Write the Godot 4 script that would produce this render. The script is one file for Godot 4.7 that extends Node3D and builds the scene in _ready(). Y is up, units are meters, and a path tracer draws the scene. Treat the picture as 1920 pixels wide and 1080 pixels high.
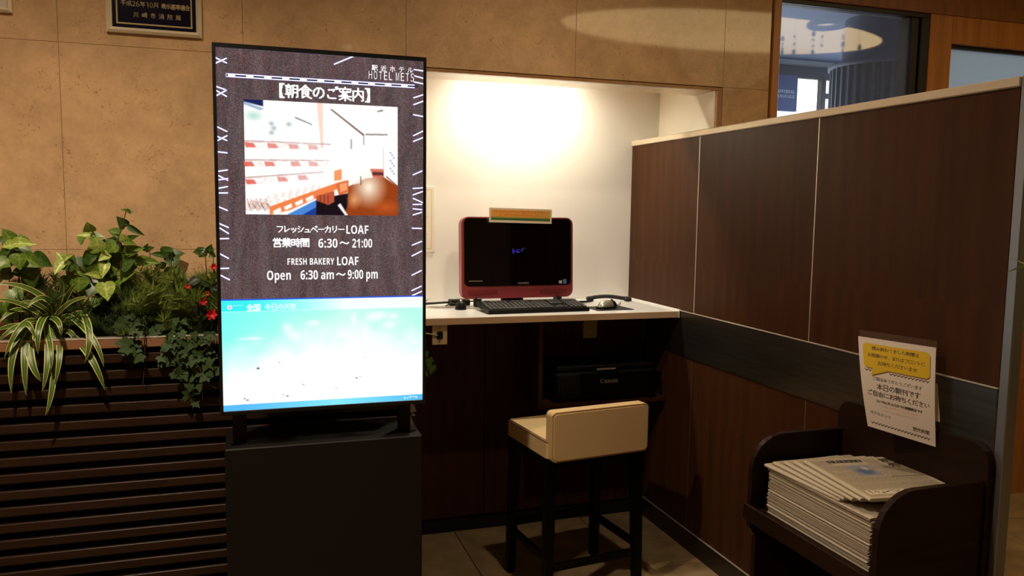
extends Node3D
# A hotel lobby corner: portrait signage display in front of a slatted planter, a lit alcove with a guest computer,
# a dark wood partition with a newspaper rack, and a window to a concourse. x runs along the stone wall, z towards the room, y up.

# Strokes of the Japanese characters on the screen, plaque and notices: polylines on a 100 x 100 grid, y down.
const STROKES := {
	"朝": [[5,12,48,12],[26,2,26,24],[12,24,42,24,42,60,12,60,12,24],[12,42,42,42],[4,74,50,74],[26,60,26,98],[60,8,58,70,52,96],[60,8,92,8,92,90,84,94],[60,34,92,34],[60,60,92,60]],
	"食": [[50,2,28,24,4,40],[50,2,72,24,96,40],[50,20,50,34],[28,34,72,34,72,64,28,64],[28,49,72,49],[28,34,28,94,46,84],[72,72,60,80],[50,64,66,84,94,96]],
	"の": [[52,18,46,52,32,76,18,76,10,58,16,36,36,18,62,16,84,32,88,54,80,76,58,90]],
	"ご": [[24,26,68,22,60,34],[18,66,22,82,40,88,78,86],[78,4,84,18],[90,0,96,14]],
	"案": [[50,0,50,10],[8,24,8,12,92,12,92,24],[36,20,28,42,66,58],[70,26,56,48,24,60],[14,34,88,34],[4,68,96,68],[50,56,50,100],[48,68,30,84,6,94],[52,68,72,84,94,94]],
	"内": [[12,24,12,98],[12,24,88,24,88,92,78,96],[50,2,50,30,44,50,24,72],[50,36,62,52,78,70]],
	"【": [[92,0,64,0,64,100,92,100],[70,6,70,94],[78,4,74,30],[78,96,74,70]],
	"】": [[8,0,36,0,36,100,8,100],[30,6,30,94],[22,4,26,30],[22,96,26,70]],
	"営": [[22,2,28,12],[48,0,50,12],[78,2,70,12],[8,28,8,18,92,18,92,28],[28,30,72,30,72,50,28,50,28,30],[18,62,82,62,82,94,18,94,18,62],[46,50,42,62]],
	"業": [[38,0,38,18],[62,0,62,18],[20,4,28,16],[80,4,72,16],[6,20,94,20],[32,24,38,34],[68,24,62,34],[10,36,90,36],[16,50,84,50],[4,64,96,64],[50,36,50,100],[46,64,28,82,6,92],[54,64,74,82,94,92]],
	"時": [[6,14,34,14,34,76,6,76,6,14],[6,44,34,44],[46,16,92,16],[69,2,69,36],[40,36,98,36],[40,58,98,58],[80,36,80,90,68,94],[52,68,60,80]],
	"間": [[8,6,8,98],[8,6,42,6,42,34,8,34],[8,20,42,20],[92,6,92,94,84,96],[92,6,58,6,58,34,92,34],[58,20,92,20],[32,46,68,46,68,88,32,88,32,46],[32,66,68,66]],
	"駅": [[10,6,10,58],[10,6,46,6],[10,22,44,22],[10,38,44,38],[28,6,28,56],[10,56,48,56,46,92,38,96],[6,68,2,86],[16,70,18,82],[26,68,30,80],[36,66,40,76],[60,8,92,8,92,38,60,38],[60,8,58,60,48,96],[74,38,98,96]],
	"近": [[84,6,46,16],[46,16,46,46,38,70],[46,38,92,38],[72,38,72,82],[14,8,24,20],[4,40,22,40,22,76],[22,76,6,92],[22,78,44,94,96,94]],
	"ホ": [[10,28,90,28],[50,4,50,96,40,90],[28,46,8,78],[72,46,92,78]],
	"テ": [[22,12,78,12],[6,40,94,40],[54,40,50,70,28,96]],
	"ル": [[30,10,30,50,6,92],[58,6,58,88,94,54]],
	"フ": [[10,16,88,16,78,54,34,94]],
	"レ": [[22,8,22,88,88,46]],
	"ッ": [[16,44,26,62],[42,38,50,56],[82,40,72,72,36,96]],
	"シ": [[20,10,40,24],[10,38,30,52],[16,92,60,76,92,30]],
	"ュ": [[20,54,66,54,62,90],[8,90,92,90]],
	"ベ": [[4,64,34,30,96,84],[66,12,74,28],[82,4,90,20]],
	"ー": [[8,50,92,50]],
	"カ": [[8,30,86,30,82,88,66,92],[46,4,42,50,12,94]],
	"リ": [[24,8,24,60],[76,4,76,56,40,96]],
	"ロ": [[14,14,86,14,86,90,14,90,14,14]],
	"ン": [[12,14,38,32],[10,92,56,74,92,24]],
	"ト": [[34,4,34,98],[34,38,80,62]],
	"メ": [[78,6,58,56,10,94],[26,30,82,84]],
	"ツ": [[10,24,22,52],[42,14,54,44],[90,18,74,66,32,96]],
	"全": [[50,2,28,22,4,40],[50,2,72,22,96,40],[24,42,76,42],[20,66,80,66],[50,42,50,94],[6,94,94,94]],
	"国": [[8,6,92,6,92,96,8,96,8,6],[28,24,72,24],[30,48,70,48],[24,78,76,78],[50,24,50,78],[62,58,70,68]],
	"今": [[50,2,28,26,4,46],[50,2,72,26,96,46],[34,46,66,46],[20,64,78,64,50,98]],
	"日": [[18,4,82,4,82,96,18,96,18,4],[18,48,82,48]],
	"天": [[12,14,88,14],[6,46,94,46],[50,14,48,46,32,74,6,96],[52,48,68,76,94,96]],
	"気": [[26,0,18,18,4,34],[20,14,90,14],[22,30,80,30],[10,46,76,46,80,84,96,92],[54,56,14,92],[22,60,60,92]],
	"平": [[14,8,86,8],[26,20,34,42],[74,20,66,42],[4,54,96,54],[50,8,50,100]],
	"成": [[18,24,90,24],[18,24,18,60,6,96],[18,48,46,48,42,82,32,80],[56,2,64,54,92,94,96,76],[86,44,50,94],[74,4,84,16]],
	"年": [[28,2,8,32],[24,18,88,18],[28,18,28,66],[28,42,82,42],[4,66,96,66],[56,18,56,100]],
	"月": [[24,6,24,60,10,96],[24,6,80,6,80,90,68,94],[24,34,80,34],[24,60,80,60]],
	"表": [[14,12,86,12],[20,26,80,26],[4,42,96,42],[50,0,50,42],[48,42,8,74],[34,56,34,92,54,82],[46,50,94,96],[82,54,64,68]],
	"示": [[22,10,78,10],[4,38,96,38],[50,38,50,92,38,88],[24,54,6,84],[76,54,94,84]],
	"基": [[6,14,94,14],[28,0,28,56],[72,0,72,56],[28,28,72,28],[28,42,72,42],[4,56,96,56],[30,58,6,80],[70,58,94,78],[28,76,72,76],[50,62,50,96],[10,96,90,96]],
	"準": [[8,6,18,14],[4,26,16,34],[6,62,24,40],[44,0,30,26],[38,16,38,60],[62,2,56,14],[38,14,94,14],[38,28,88,28],[38,42,88,42],[38,58,96,58],[64,14,64,58],[4,76,96,76],[50,62,50,100]],
	"適": [[60,0,60,10],[34,12,94,12],[48,16,52,24],[78,16,74,24],[38,28,90,28,90,80,82,80],[38,28,38,80],[48,42,80,42],[64,32,64,52],[50,54,78,54,78,70,50,70,50,54],[12,6,22,18],[4,40,20,40,20,78,6,92],[20,80,40,96,98,96]],
	"合": [[50,2,28,24,4,42],[50,2,72,24,96,42],[30,42,70,42],[22,60,78,60,78,94,22,94,22,60]],
	"川": [[20,8,20,56,8,94],[50,10,50,84],[82,4,82,98]],
	"崎": [[6,34,6,76,34,76],[34,34,34,76],[20,14,20,76],[48,12,96,12],[72,0,70,12,54,30],[72,14,92,28],[42,38,98,38],[50,52,74,52,74,78,50,78,50,52],[88,38,88,92,78,94]],
	"市": [[50,0,50,16],[6,18,94,18],[18,40,18,84],[18,40,82,40,82,80,72,82],[50,18,50,100]],
	"消": [[8,6,22,18],[4,34,18,46],[6,92,24,62],[64,0,64,32],[42,8,50,24],[88,8,80,24],[44,34,44,98],[44,34,90,34,90,92,80,94],[44,54,90,54],[44,72,90,72]],
	"防": [[10,8,10,98],[10,8,36,8,24,34,36,52,20,62],[68,0,68,18],[44,22,96,22],[64,22,60,60,42,96],[62,46,90,46,86,90,74,90]],
	"局": [[16,8,86,8,86,30,16,30],[16,8,16,60,6,96],[16,46,90,46,88,90,76,92],[32,58,66,58,66,84,32,84,32,58]],
	"読": [[8,10,38,10],[2,24,44,24],[10,38,36,38],[10,52,36,52],[10,66,36,66,36,90,10,90,10,66],[50,12,96,12],[73,0,73,26],[56,26,90,26],[48,48,48,38,98,38,98,48],[64,46,62,72,46,96],[80,46,80,90,98,90,98,78]],
	"み": [[22,14,58,14,40,54,20,78,8,68,22,54,60,62,92,76],[78,40,74,66,52,96]],
	"終": [[22,2,8,24,28,34],[34,18,8,46,38,46],[22,46,22,98],[10,62,4,82],[34,60,40,76],[66,0,44,36],[60,18,88,18,70,44,44,58],[54,26,96,58],[64,66,78,74],[58,82,78,94]],
	"わ": [[26,4,26,96],[8,28,36,26,6,76],[26,54,60,28,86,42,86,68,56,92]],
	"り": [[30,10,26,44,34,48],[70,6,74,50,46,94]],
	"ま": [[16,22,86,22],[20,44,82,44],[52,4,52,78,36,92,18,82,26,70,54,72,86,90]],
	"し": [[30,6,28,76,44,92,84,70]],
	"た": [[10,26,58,26],[36,4,10,92],[54,50,90,48],[54,68,58,86,92,88]],
	"新": [[28,0,28,10],[6,12,50,12],[16,16,20,26],[40,16,36,26],[4,30,52,30],[28,30,28,96],[6,50,50,50],[26,52,6,78],[30,54,48,68],[90,6,62,14],[62,14,62,50,54,94],[62,42,98,42],[82,42,82,98]],
	"聞": [[8,6,8,98],[8,6,42,6,42,32,8,32],[8,19,42,19],[92,6,92,94],[92,6,58,6,58,32,92,32],[58,19,92,19],[28,44,74,44],[36,44,36,86],[64,44,64,96],[36,58,64,58],[36,70,64,70],[26,86,76,82]],
	"は": [[16,8,12,50,18,92],[38,30,92,28],[66,6,66,76,52,90,40,80,50,70,90,88]],
	"お": [[10,28,58,24],[34,4,34,82,18,90,10,74,40,50,70,48,86,66,78,86,56,92],[72,14,90,28]],
	"部": [[28,0,28,10],[6,12,52,12],[16,18,20,34],[42,18,36,34],[2,38,56,38],[12,54,46,54,46,88,12,88,12,54],[64,6,64,98],[64,6,92,6,78,38,94,58,92,76,76,78]],
	"屋": [[14,6,88,6,88,26,14,26],[14,6,14,60,4,96],[24,38,92,38],[46,40,34,56,84,54],[74,46,92,62],[28,72,86,72],[56,58,56,94],[18,94,96,94]],
	"中": [[12,22,88,22,88,60,12,60,12,22],[50,2,50,100]],
	"、": [[20,72,36,90]],
	"に": [[16,8,12,50,18,92],[44,24,86,22],[42,74,56,86,90,84]],
	"持": [[4,22,38,22],[22,2,22,90,12,86],[2,62,40,50],[48,18,94,18],[70,2,70,38],[42,38,98,38],[42,58,98,58],[82,38,82,92,70,94],[52,68,60,80]],
	"ち": [[10,26,86,24],[42,4,26,58,60,48,84,62,78,84,40,94]],
	"く": [[68,4,28,50,72,96]],
	"だ": [[10,26,54,26],[34,4,10,92],[52,50,86,48],[52,68,56,86,90,88],[72,6,78,20],[88,2,94,16]],
	"さ": [[10,28,88,24],[44,4,70,56],[70,56,40,52],[24,66,34,88,72,90]],
	"い": [[18,18,20,64,34,80,42,66],[70,22,88,62]],
	"せ": [[6,42,94,36],[70,8,68,60,56,58],[30,18,32,86,84,88]],
	"あ": [[16,24,80,20],[44,4,44,78],[70,38,46,80,20,84,16,64,50,46,84,56,84,80,60,94]],
	"が": [[8,30,62,28,56,86,42,88],[38,6,10,92],[72,30,86,56],[78,4,84,16],[90,0,96,12]],
	"と": [[28,6,40,44],[78,28,30,54,26,80,84,88]],
	"う": [[34,6,66,16],[20,42,62,34,78,54,66,80,38,98]],
	"ざ": [[10,30,74,26],[38,6,62,56],[62,58,34,54],[22,68,32,88,68,90],[80,4,86,16],[92,0,98,12]],
	"す": [[6,24,94,20],[56,4,56,60,42,70,32,58,46,46,58,60,52,82,34,98]],
	"本": [[6,28,94,28],[50,2,50,100],[48,30,28,60,4,78],[52,30,72,60,96,78],[30,76,70,76]],
	"刊": [[10,12,52,12],[4,44,58,44],[32,12,32,98],[72,16,72,68],[92,4,92,92,80,94]],
	"で": [[6,22,88,18,54,40,46,68,72,92],[72,44,78,56],[86,38,92,50]],
	"自": [[52,0,44,14],[18,16,82,16,82,96,18,96,18,16],[18,42,82,42],[18,68,82,68]],
	"由": [[14,28,86,28,86,94,14,94,14,28],[50,4,50,94],[14,60,86,60]],
	"期": [[6,14,50,14],[16,2,16,66],[40,2,40,66],[16,30,40,30],[16,46,40,46],[2,66,54,66],[18,70,4,92],[36,70,50,90],[62,8,62,66,54,96],[62,8,92,8,92,90,84,94],[62,34,92,34],[62,60,92,60]],
	"限": [[10,8,10,98],[10,8,36,8,24,34,36,52,20,62],[50,8,86,8,86,46,50,46],[50,26,86,26],[50,8,50,90,68,80],[90,56,74,66],[66,48,96,94]],
	"定": [[50,0,50,12],[8,28,8,14,92,14,92,28],[22,36,78,36],[50,36,50,86],[50,60,80,60],[28,54,22,76,6,96],[24,72,44,90,96,92]],
	"宿": [[50,0,50,10],[6,26,6,12,94,12,94,26],[30,26,6,60],[18,46,18,98],[36,34,96,34],[64,36,58,50],[44,50,88,50,88,94,44,94,44,50],[44,72,88,72]],
	"泊": [[8,6,22,18],[4,34,18,46],[6,92,24,62],[64,2,56,20],[40,22,90,22,90,94,40,94,40,22],[40,58,90,58]],
	"売": [[14,14,86,14],[50,0,50,30],[24,30,76,30],[8,56,8,44,92,44,92,56],[36,54,34,76,8,96],[62,54,62,92,92,92,94,78]],
	"～": [[6,56,22,42,40,46,60,58,78,60,94,46]],
}

const LEFT_VINE := [
	[-2.432,1.31,0.184,-2.452,1.35,0.201,0.033,1], [-2.418,1.304,0.222,-2.36,1.309,0.24,0.028,2], [-2.427,1.294,0.178,-2.38,1.281,0.18,0.038,0],
	[-2.425,1.299,0.201,-2.449,1.294,0.226,0.028,2], [-2.437,1.309,0.156,-2.476,1.321,0.163,0.034,0], [-2.403,1.271,0.23,-2.404,1.227,0.244,0.042,1],
	[-2.392,1.263,0.22,-2.348,1.234,0.234,0.038,1], [-2.433,1.278,0.178,-2.47,1.271,0.183,0.043,0], [-2.437,1.252,0.208,-2.461,1.235,0.234,0.038,1],
	[-2.419,1.23,0.171,-2.377,1.203,0.194,0.048,0], [-2.439,1.215,0.18,-2.473,1.196,0.182,0.038,0], [-2.432,1.163,0.215,-2.405,1.121,0.233,0.042,1],
]
const MID_VINE := [
	[-2.285,1.248,0.218,-2.305,1.28,0.219,0.023,2], [-2.277,1.256,0.252,-2.251,1.273,0.266,0.019,2], [-2.28,1.248,0.243,-2.304,1.213,0.269,0.028,2],
	[-2.292,1.25,0.183,-2.256,1.215,0.21,0.048,0], [-2.241,1.212,0.194,-2.265,1.216,0.218,0.028,1], [-2.209,1.342,0.227,-2.211,1.37,0.255,0.03,2],
	[-2.207,1.331,0.253,-2.245,1.333,0.256,0.014,2], [-2.216,1.324,0.178,-2.175,1.324,0.185,0.029,1], [-2.181,1.292,0.258,-2.186,1.326,0.271,0.042,2],
	[-2.187,1.289,0.208,-2.228,1.278,0.217,0.035,1], [-2.154,1.31,0.17,-2.164,1.271,0.182,0.048,0], [-2.199,1.266,0.161,-2.239,1.21,0.179,0.053,0],
	[-2.16,1.272,0.235,-2.181,1.256,0.262,0.023,2], [-2.167,1.243,0.241,-2.173,1.204,0.269,0.026,2], [-2.183,1.204,0.251,-2.215,1.218,0.281,0.019,2],
	[-2.246,1.201,0.21,-2.252,1.151,0.215,0.047,1], [-2.195,1.184,0.192,-2.224,1.143,0.221,0.062,0], [-2.169,1.182,0.254,-2.159,1.129,0.271,0.044,2],
	[-2.156,1.174,0.213,-2.145,1.123,0.219,0.038,1], [-2.196,1.134,0.22,-2.207,1.106,0.237,0.033,1], [-2.176,1.12,0.187,-2.171,1.072,0.189,0.057,1],
	[-2.215,1.208,0.221,-2.187,1.242,0.251,0.028,1], [-2.101,1.4,0.175,-2.121,1.414,0.199,0.014,1], [-2.098,1.4,0.195,-2.088,1.404,0.199,0.009,1],
	[-2.12,1.356,0.158,-2.135,1.387,0.181,0.029,0], [-2.102,1.357,0.192,-2.059,1.327,0.194,0.016,0], [-2.118,1.314,0.177,-2.155,1.334,0.178,0.019,0],
	[-2.109,1.317,0.243,-2.12,1.337,0.253,0.023,2], [-2.114,1.314,0.193,-2.073,1.33,0.222,0.017,0], [-2.113,1.311,0.2,-2.08,1.302,0.23,0.016,1],
	[-2.119,1.313,0.159,-2.178,1.321,0.161,0.014,0], [-2.139,1.299,0.206,-2.169,1.277,0.207,0.043,1], [-2.115,1.269,0.182,-2.059,1.29,0.194,0.033,1],
	[-2.136,1.269,0.177,-2.163,1.24,0.181,0.043,0], [-2.158,1.186,0.173,-2.085,1.216,0.199,0.062,1], [-2.106,1.251,0.159,-2.083,1.269,0.188,0.034,0],
	[-2.128,1.237,0.194,-2.088,1.25,0.205,0.047,0],
]
const BACK_SPRIG := [
	[-2.072,1.273,0.068,-2.063,1.297,0.084,0.017,0], [-2.065,1.275,0.076,-2.043,1.287,0.094,0.017,0], [-2.018,1.262,0.072,-1.988,1.285,0.091,0.035,0],
	[-2.017,1.259,0.088,-2.052,1.266,0.103,0.017,0], [-1.991,1.249,0.067,-1.986,1.215,0.089,0.04,0], [-2.003,1.261,0.06,-1.979,1.253,0.069,0.03,0],
]
const ROUND_SPRIG := [
	[-1.9,1.27,0.149,-1.917,1.273,0.165,0.021,0], [-1.901,1.274,0.132,-1.881,1.286,0.132,0.021,0], [-1.869,1.273,0.127,-1.862,1.296,0.144,0.021,0],
	[-1.882,1.268,0.111,-1.873,1.282,0.129,0.02,0], [-1.867,1.267,0.135,-1.855,1.287,0.137,0.019,0], [-1.885,1.265,0.135,-1.901,1.257,0.149,0.021,0],
	[-1.865,1.265,0.137,-1.849,1.257,0.148,0.021,0],
]
const SPIDER := [
	[-2.368,1.068,0.275,-2.387,1.08,0.4,-2.435,1.027,0.365,0.0158], [-2.383,1.06,0.259,-2.419,1.069,0.314,-2.443,1.057,0.351,0.0143], [-2.37,1.067,0.264,-2.405,1.032,0.4,-2.404,0.875,0.377,0.0215],
	[-2.376,1.054,0.266,-2.368,1.006,0.4,-2.368,0.865,0.371,0.0215], [-2.375,1.067,0.267,-2.359,0.968,0.4,-2.328,0.907,0.37,0.0244], [-2.332,1.086,0.267,-2.33,1.079,0.4,-2.334,0.986,0.365,0.0201],
	[-2.394,1.049,0.272,-2.351,1.11,0.4,-2.336,1.031,0.37,0.0172], [-2.316,1.078,0.263,-2.265,1.095,0.4,-2.27,1.041,0.369,0.0172], [-2.331,1.059,0.262,-2.294,0.978,0.4,-2.324,0.877,0.38,0.0186],
	[-2.304,1.032,0.26,-2.26,1.001,0.4,-2.295,0.887,0.371,0.0172], [-2.312,1.028,0.278,-2.28,0.902,0.4,-2.318,0.805,0.384,0.0186], [-2.267,1.083,0.262,-2.169,1.048,0.4,-2.159,0.942,0.379,0.0186],
	[-2.254,1.02,0.279,-2.182,0.985,0.4,-2.16,0.869,0.368,0.0215], [-2.232,1.092,0.261,-2.175,1.048,0.4,-2.212,0.955,0.368,0.0201], [-2.314,1.125,0.277,-2.369,1.201,0.318,-2.442,1.191,0.332,0.0158],
	[-2.311,1.117,0.265,-2.326,1.175,0.317,-2.361,1.122,0.343,0.0158], [-2.297,1.112,0.277,-2.272,1.166,0.306,-2.271,1.207,0.331,0.0143], [-2.385,1.106,0.265,-2.416,1.12,0.317,-2.433,1.082,0.335,0.0143],
	[-2.323,1.098,0.266,-2.357,1.149,0.308,-2.383,1.134,0.338,0.0129], [-2.281,1.124,0.268,-2.252,1.174,0.32,-2.227,1.194,0.332,0.0129], [-2.335,1.045,0.258,-2.287,1.015,0.4,-2.299,0.937,0.384,0.0158],
	[-2.337,1.088,0.282,-2.385,1.143,0.308,-2.439,1.149,0.351,0.0143], [-2.355,1.075,0.28,-2.37,1.104,0.4,-2.417,0.98,0.381,0.0172], [-2.304,1.086,0.278,-2.254,1.148,0.314,-2.198,1.149,0.34,0.0129],
]
const IVY := [
	[-2.102,1.07,0.3,0.042], [-2.079,1.062,0.296,0.037], [-2.088,1.046,0.321,0.041],
	[-2.065,1.033,0.366,0.037], [-2.095,1.008,0.368,0.048], [-2.084,0.988,0.368,0.052],
	[-2.067,0.961,0.368,0.046], [-2.095,0.969,0.35,0.049], [-2.049,1.068,0.292,0.041],
	[-2.028,1.032,0.326,0.045], [-2.011,1.039,0.309,0.053], [-1.98,1.019,0.362,0.042],
	[-1.984,0.982,0.355,0.052], [-1.959,1.001,0.36,0.05], [-1.94,1.027,0.357,0.04],
	[-1.93,1.054,0.317,0.051], [-1.908,1.029,0.292,0.05], [-1.9,1.007,0.368,0.051],
	[-1.935,0.969,0.366,0.036], [-1.918,0.947,0.363,0.052], [-1.913,0.925,0.351,0.041],
	[-1.944,0.907,0.355,0.045], [-1.932,0.88,0.358,0.045], [-1.923,0.861,0.366,0.036],
	[-1.928,0.824,0.351,0.038], [-1.896,0.856,0.352,0.037], [-1.882,0.893,0.369,0.051],
	[-1.887,0.95,0.352,0.045], [-1.868,0.977,0.356,0.042], [-1.861,1.017,0.357,0.048],
	[-1.881,1.046,0.321,0.042], [-1.979,0.942,0.354,0.042], [-1.997,0.955,0.352,0.046],
	[-1.961,0.903,0.364,0.043], [-1.856,0.949,0.352,0.039], [-1.857,0.91,0.357,0.047],
	[-1.879,1.006,0.366,0.043], [-1.954,1.051,0.336,0.047], [-1.917,0.993,0.359,0.043],
	[-1.893,0.966,0.36,0.049], [-1.935,1.0,0.358,0.048], [-2.115,1.066,0.312,0.04],
	[-2.124,1.047,0.318,0.049], [-2.069,1.044,0.285,0.044], [-2.079,1.0,0.359,0.052],
	[-1.977,0.997,0.369,0.043], [-1.948,0.949,0.368,0.05], [-1.916,0.895,0.355,0.044],
	[-1.9,0.924,0.352,0.051], [-1.866,0.931,0.363,0.052],
]


class Pad:
	# a small RGB canvas for printed matter and screens
	var w: int
	var h: int
	var d := PackedByteArray()
	func _init(ww: int, hh: int, c: Color) -> void:
		w = ww
		h = hh
		d.resize(w * h * 3)
		rect(0, 0, w, h, c)
	func dot(x: int, y: int, c: Color, a: float) -> void:
		if x < 0 or y < 0 or x >= w or y >= h or a <= 0.0:
			return
		var i := (y * w + x) * 3
		d[i] = int(lerpf(d[i], c.r * 255.0, a))
		d[i + 1] = int(lerpf(d[i + 1], c.g * 255.0, a))
		d[i + 2] = int(lerpf(d[i + 2], c.b * 255.0, a))
	func rect(x0: float, y0: float, x1: float, y1: float, c: Color, a := 1.0) -> void:
		for y in range(int(y0), int(y1)):
			for x in range(int(x0), int(x1)):
				dot(x, y, c, a)
	func seg(x0: float, y0: float, x1: float, y1: float, wd: float, c: Color, a := 1.0) -> void:
		var p := Vector2(x0, y0)
		var q := Vector2(x1, y1)
		var dir := q - p
		var l2 := maxf(dir.length_squared(), 1e-6)
		var r := wd * 0.5 + 1.0
		for y in range(int(minf(y0, y1) - r), int(maxf(y0, y1) + r) + 1):
			for x in range(int(minf(x0, x1) - r), int(maxf(x0, x1) + r) + 1):
				var s := Vector2(x + 0.5, y + 0.5)
				var t := clampf((s - p).dot(dir) / l2, 0.0, 1.0)
				dot(x, y, c, clampf(wd * 0.5 + 0.5 - s.distance_to(p + dir * t), 0.0, 1.0) * a)
	func poly(pts: Array, c: Color, a := 1.0) -> void:
		var n := pts.size()
		var lo := 1e9
		var hi := -1e9
		for p: Vector2 in pts:
			lo = minf(lo, p.y)
			hi = maxf(hi, p.y)
		for y in range(maxi(0, int(lo)), mini(h, int(hi) + 1)):
			var xs := []
			for i in n:
				var p: Vector2 = pts[i]
				var q: Vector2 = pts[(i + 1) % n]
				var yy := y + 0.5
				if (p.y <= yy) != (q.y <= yy):
					xs.append(p.x + (yy - p.y) / (q.y - p.y) * (q.x - p.x))
			xs.sort()
			for k in range(0, xs.size() - 1, 2):
				for x in range(int(xs[k]), int(xs[k + 1]) + 1):
					dot(x, y, c, a * clampf(minf(x + 1.0 - xs[k], xs[k + 1] - x), 0.0, 1.0))
	func blob(cx: float, cy: float, rx: float, ry: float, c: Color, a := 1.0, soft := 1.0) -> void:
		for y in range(int(cy - ry), int(cy + ry) + 1):
			for x in range(int(cx - rx), int(cx + rx) + 1):
				var r := Vector2((x + 0.5 - cx) / rx, (y + 0.5 - cy) / ry).length()
				dot(x, y, c, a * clampf((1.0 - r) / soft, 0.0, 1.0))
	func blur(x0: int, y0: int, x1: int, y1: int, r: int) -> void:
		for pass_ in 2:
			var src := d.duplicate()
			var dx := 1 if pass_ == 0 else 0
			for y in range(y0, y1):
				for x in range(x0, x1):
					for k in 3:
						var s := 0
						var n := 0
						for o in range(-r, r + 1):
							var xx := x + o * dx
							var yy := y + o * (1 - dx)
							if xx >= x0 and xx < x1 and yy >= y0 and yy < y1:
								s += src[(yy * w + xx) * 3 + k]
								n += 1
						d[(y * w + x) * 3 + k] = s / n
	func kana(text: String, x: float, y: float, size: float, c: Color, wd: float, adv := 1.0, tall := 1.0) -> void:
		# characters drawn from STROKES with their top left at x, y
		for ch in text:
			if STROKES.has(ch):
				for line: Array in STROKES[ch]:
					for i in range(0, line.size() - 3, 2):
						seg(x + line[i] * 0.01 * size * minf(adv, 1.0), y + line[i + 1] * 0.01 * size * tall, x + line[i + 2] * 0.01 * size * minf(adv, 1.0), y + line[i + 3] * 0.01 * size * tall, wd, c)
			x += size * adv
	func illegible(x: float, y: float, size: float, n: int, c: Color, wd: float, seed_: int) -> void:
		# print too small to read in the photograph: short crossing strokes, one cluster for each character
		var rg := RandomNumberGenerator.new()
		rg.seed = seed_
		for k in n:
			for s in 4:
				var a := Vector2(rg.randf(), rg.randf()) * size * 0.85
				var b := Vector2(rg.randf(), a.y / size / 0.85 if s % 2 else rg.randf()) * size * 0.85
				seg(x + a.x, y + a.y, x + b.x, y + b.y, wd, c, 0.9)
			x += size
	func letters(tris: PackedVector2Array, x: float, y: float, sx: float, sy: float, c: Color) -> void:
		# filled outlines (triangles in units of the letter height), baseline at y
		var box := Rect2(tris[0], Vector2.ZERO)
		for p in tris:
			box = box.expand(p)
		var ox := int(x + box.position.x * sx) - 1
		var oy := int(y - box.end.y * sy) - 1
		var bw := int(box.size.x * sx) + 4
		var bh := int(box.size.y * sy) + 4
		var cov := PackedFloat32Array()
		cov.resize(bw * bh)
		for t in range(0, tris.size(), 3):
			var a := Vector2(x + tris[t].x * sx - ox, y - tris[t].y * sy - oy)
			var b := Vector2(x + tris[t + 1].x * sx - ox, y - tris[t + 1].y * sy - oy)
			var e := Vector2(x + tris[t + 2].x * sx - ox, y - tris[t + 2].y * sy - oy)
			var area := (b - a).cross(e - a)
			if absf(area) < 1e-9:
				continue
			for py in range(maxi(0, int(minf(a.y, minf(b.y, e.y)))), mini(bh, int(maxf(a.y, maxf(b.y, e.y))) + 1)):
				for px in range(maxi(0, int(minf(a.x, minf(b.x, e.x)))), mini(bw, int(maxf(a.x, maxf(b.x, e.x))) + 1)):
					for s in 9:
						var p := Vector2(px + (s % 3) / 3.0 + 0.167, py + (s / 3) / 3.0 + 0.167)
						var u := (b - p).cross(e - p) / area
						var v := (e - p).cross(a - p) / area
						if u >= 0.0 and v >= 0.0 and u + v <= 1.0:
							cov[py * bw + px] += 0.1112
		for py in bh:
			for px in bw:
				dot(ox + px, oy + py, c, minf(1.0, cov[py * bw + px]))
	func texture() -> ImageTexture:
		return ImageTexture.create_from_image(Image.create_from_data(w, h, false, Image.FORMAT_RGB8, d))


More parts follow.
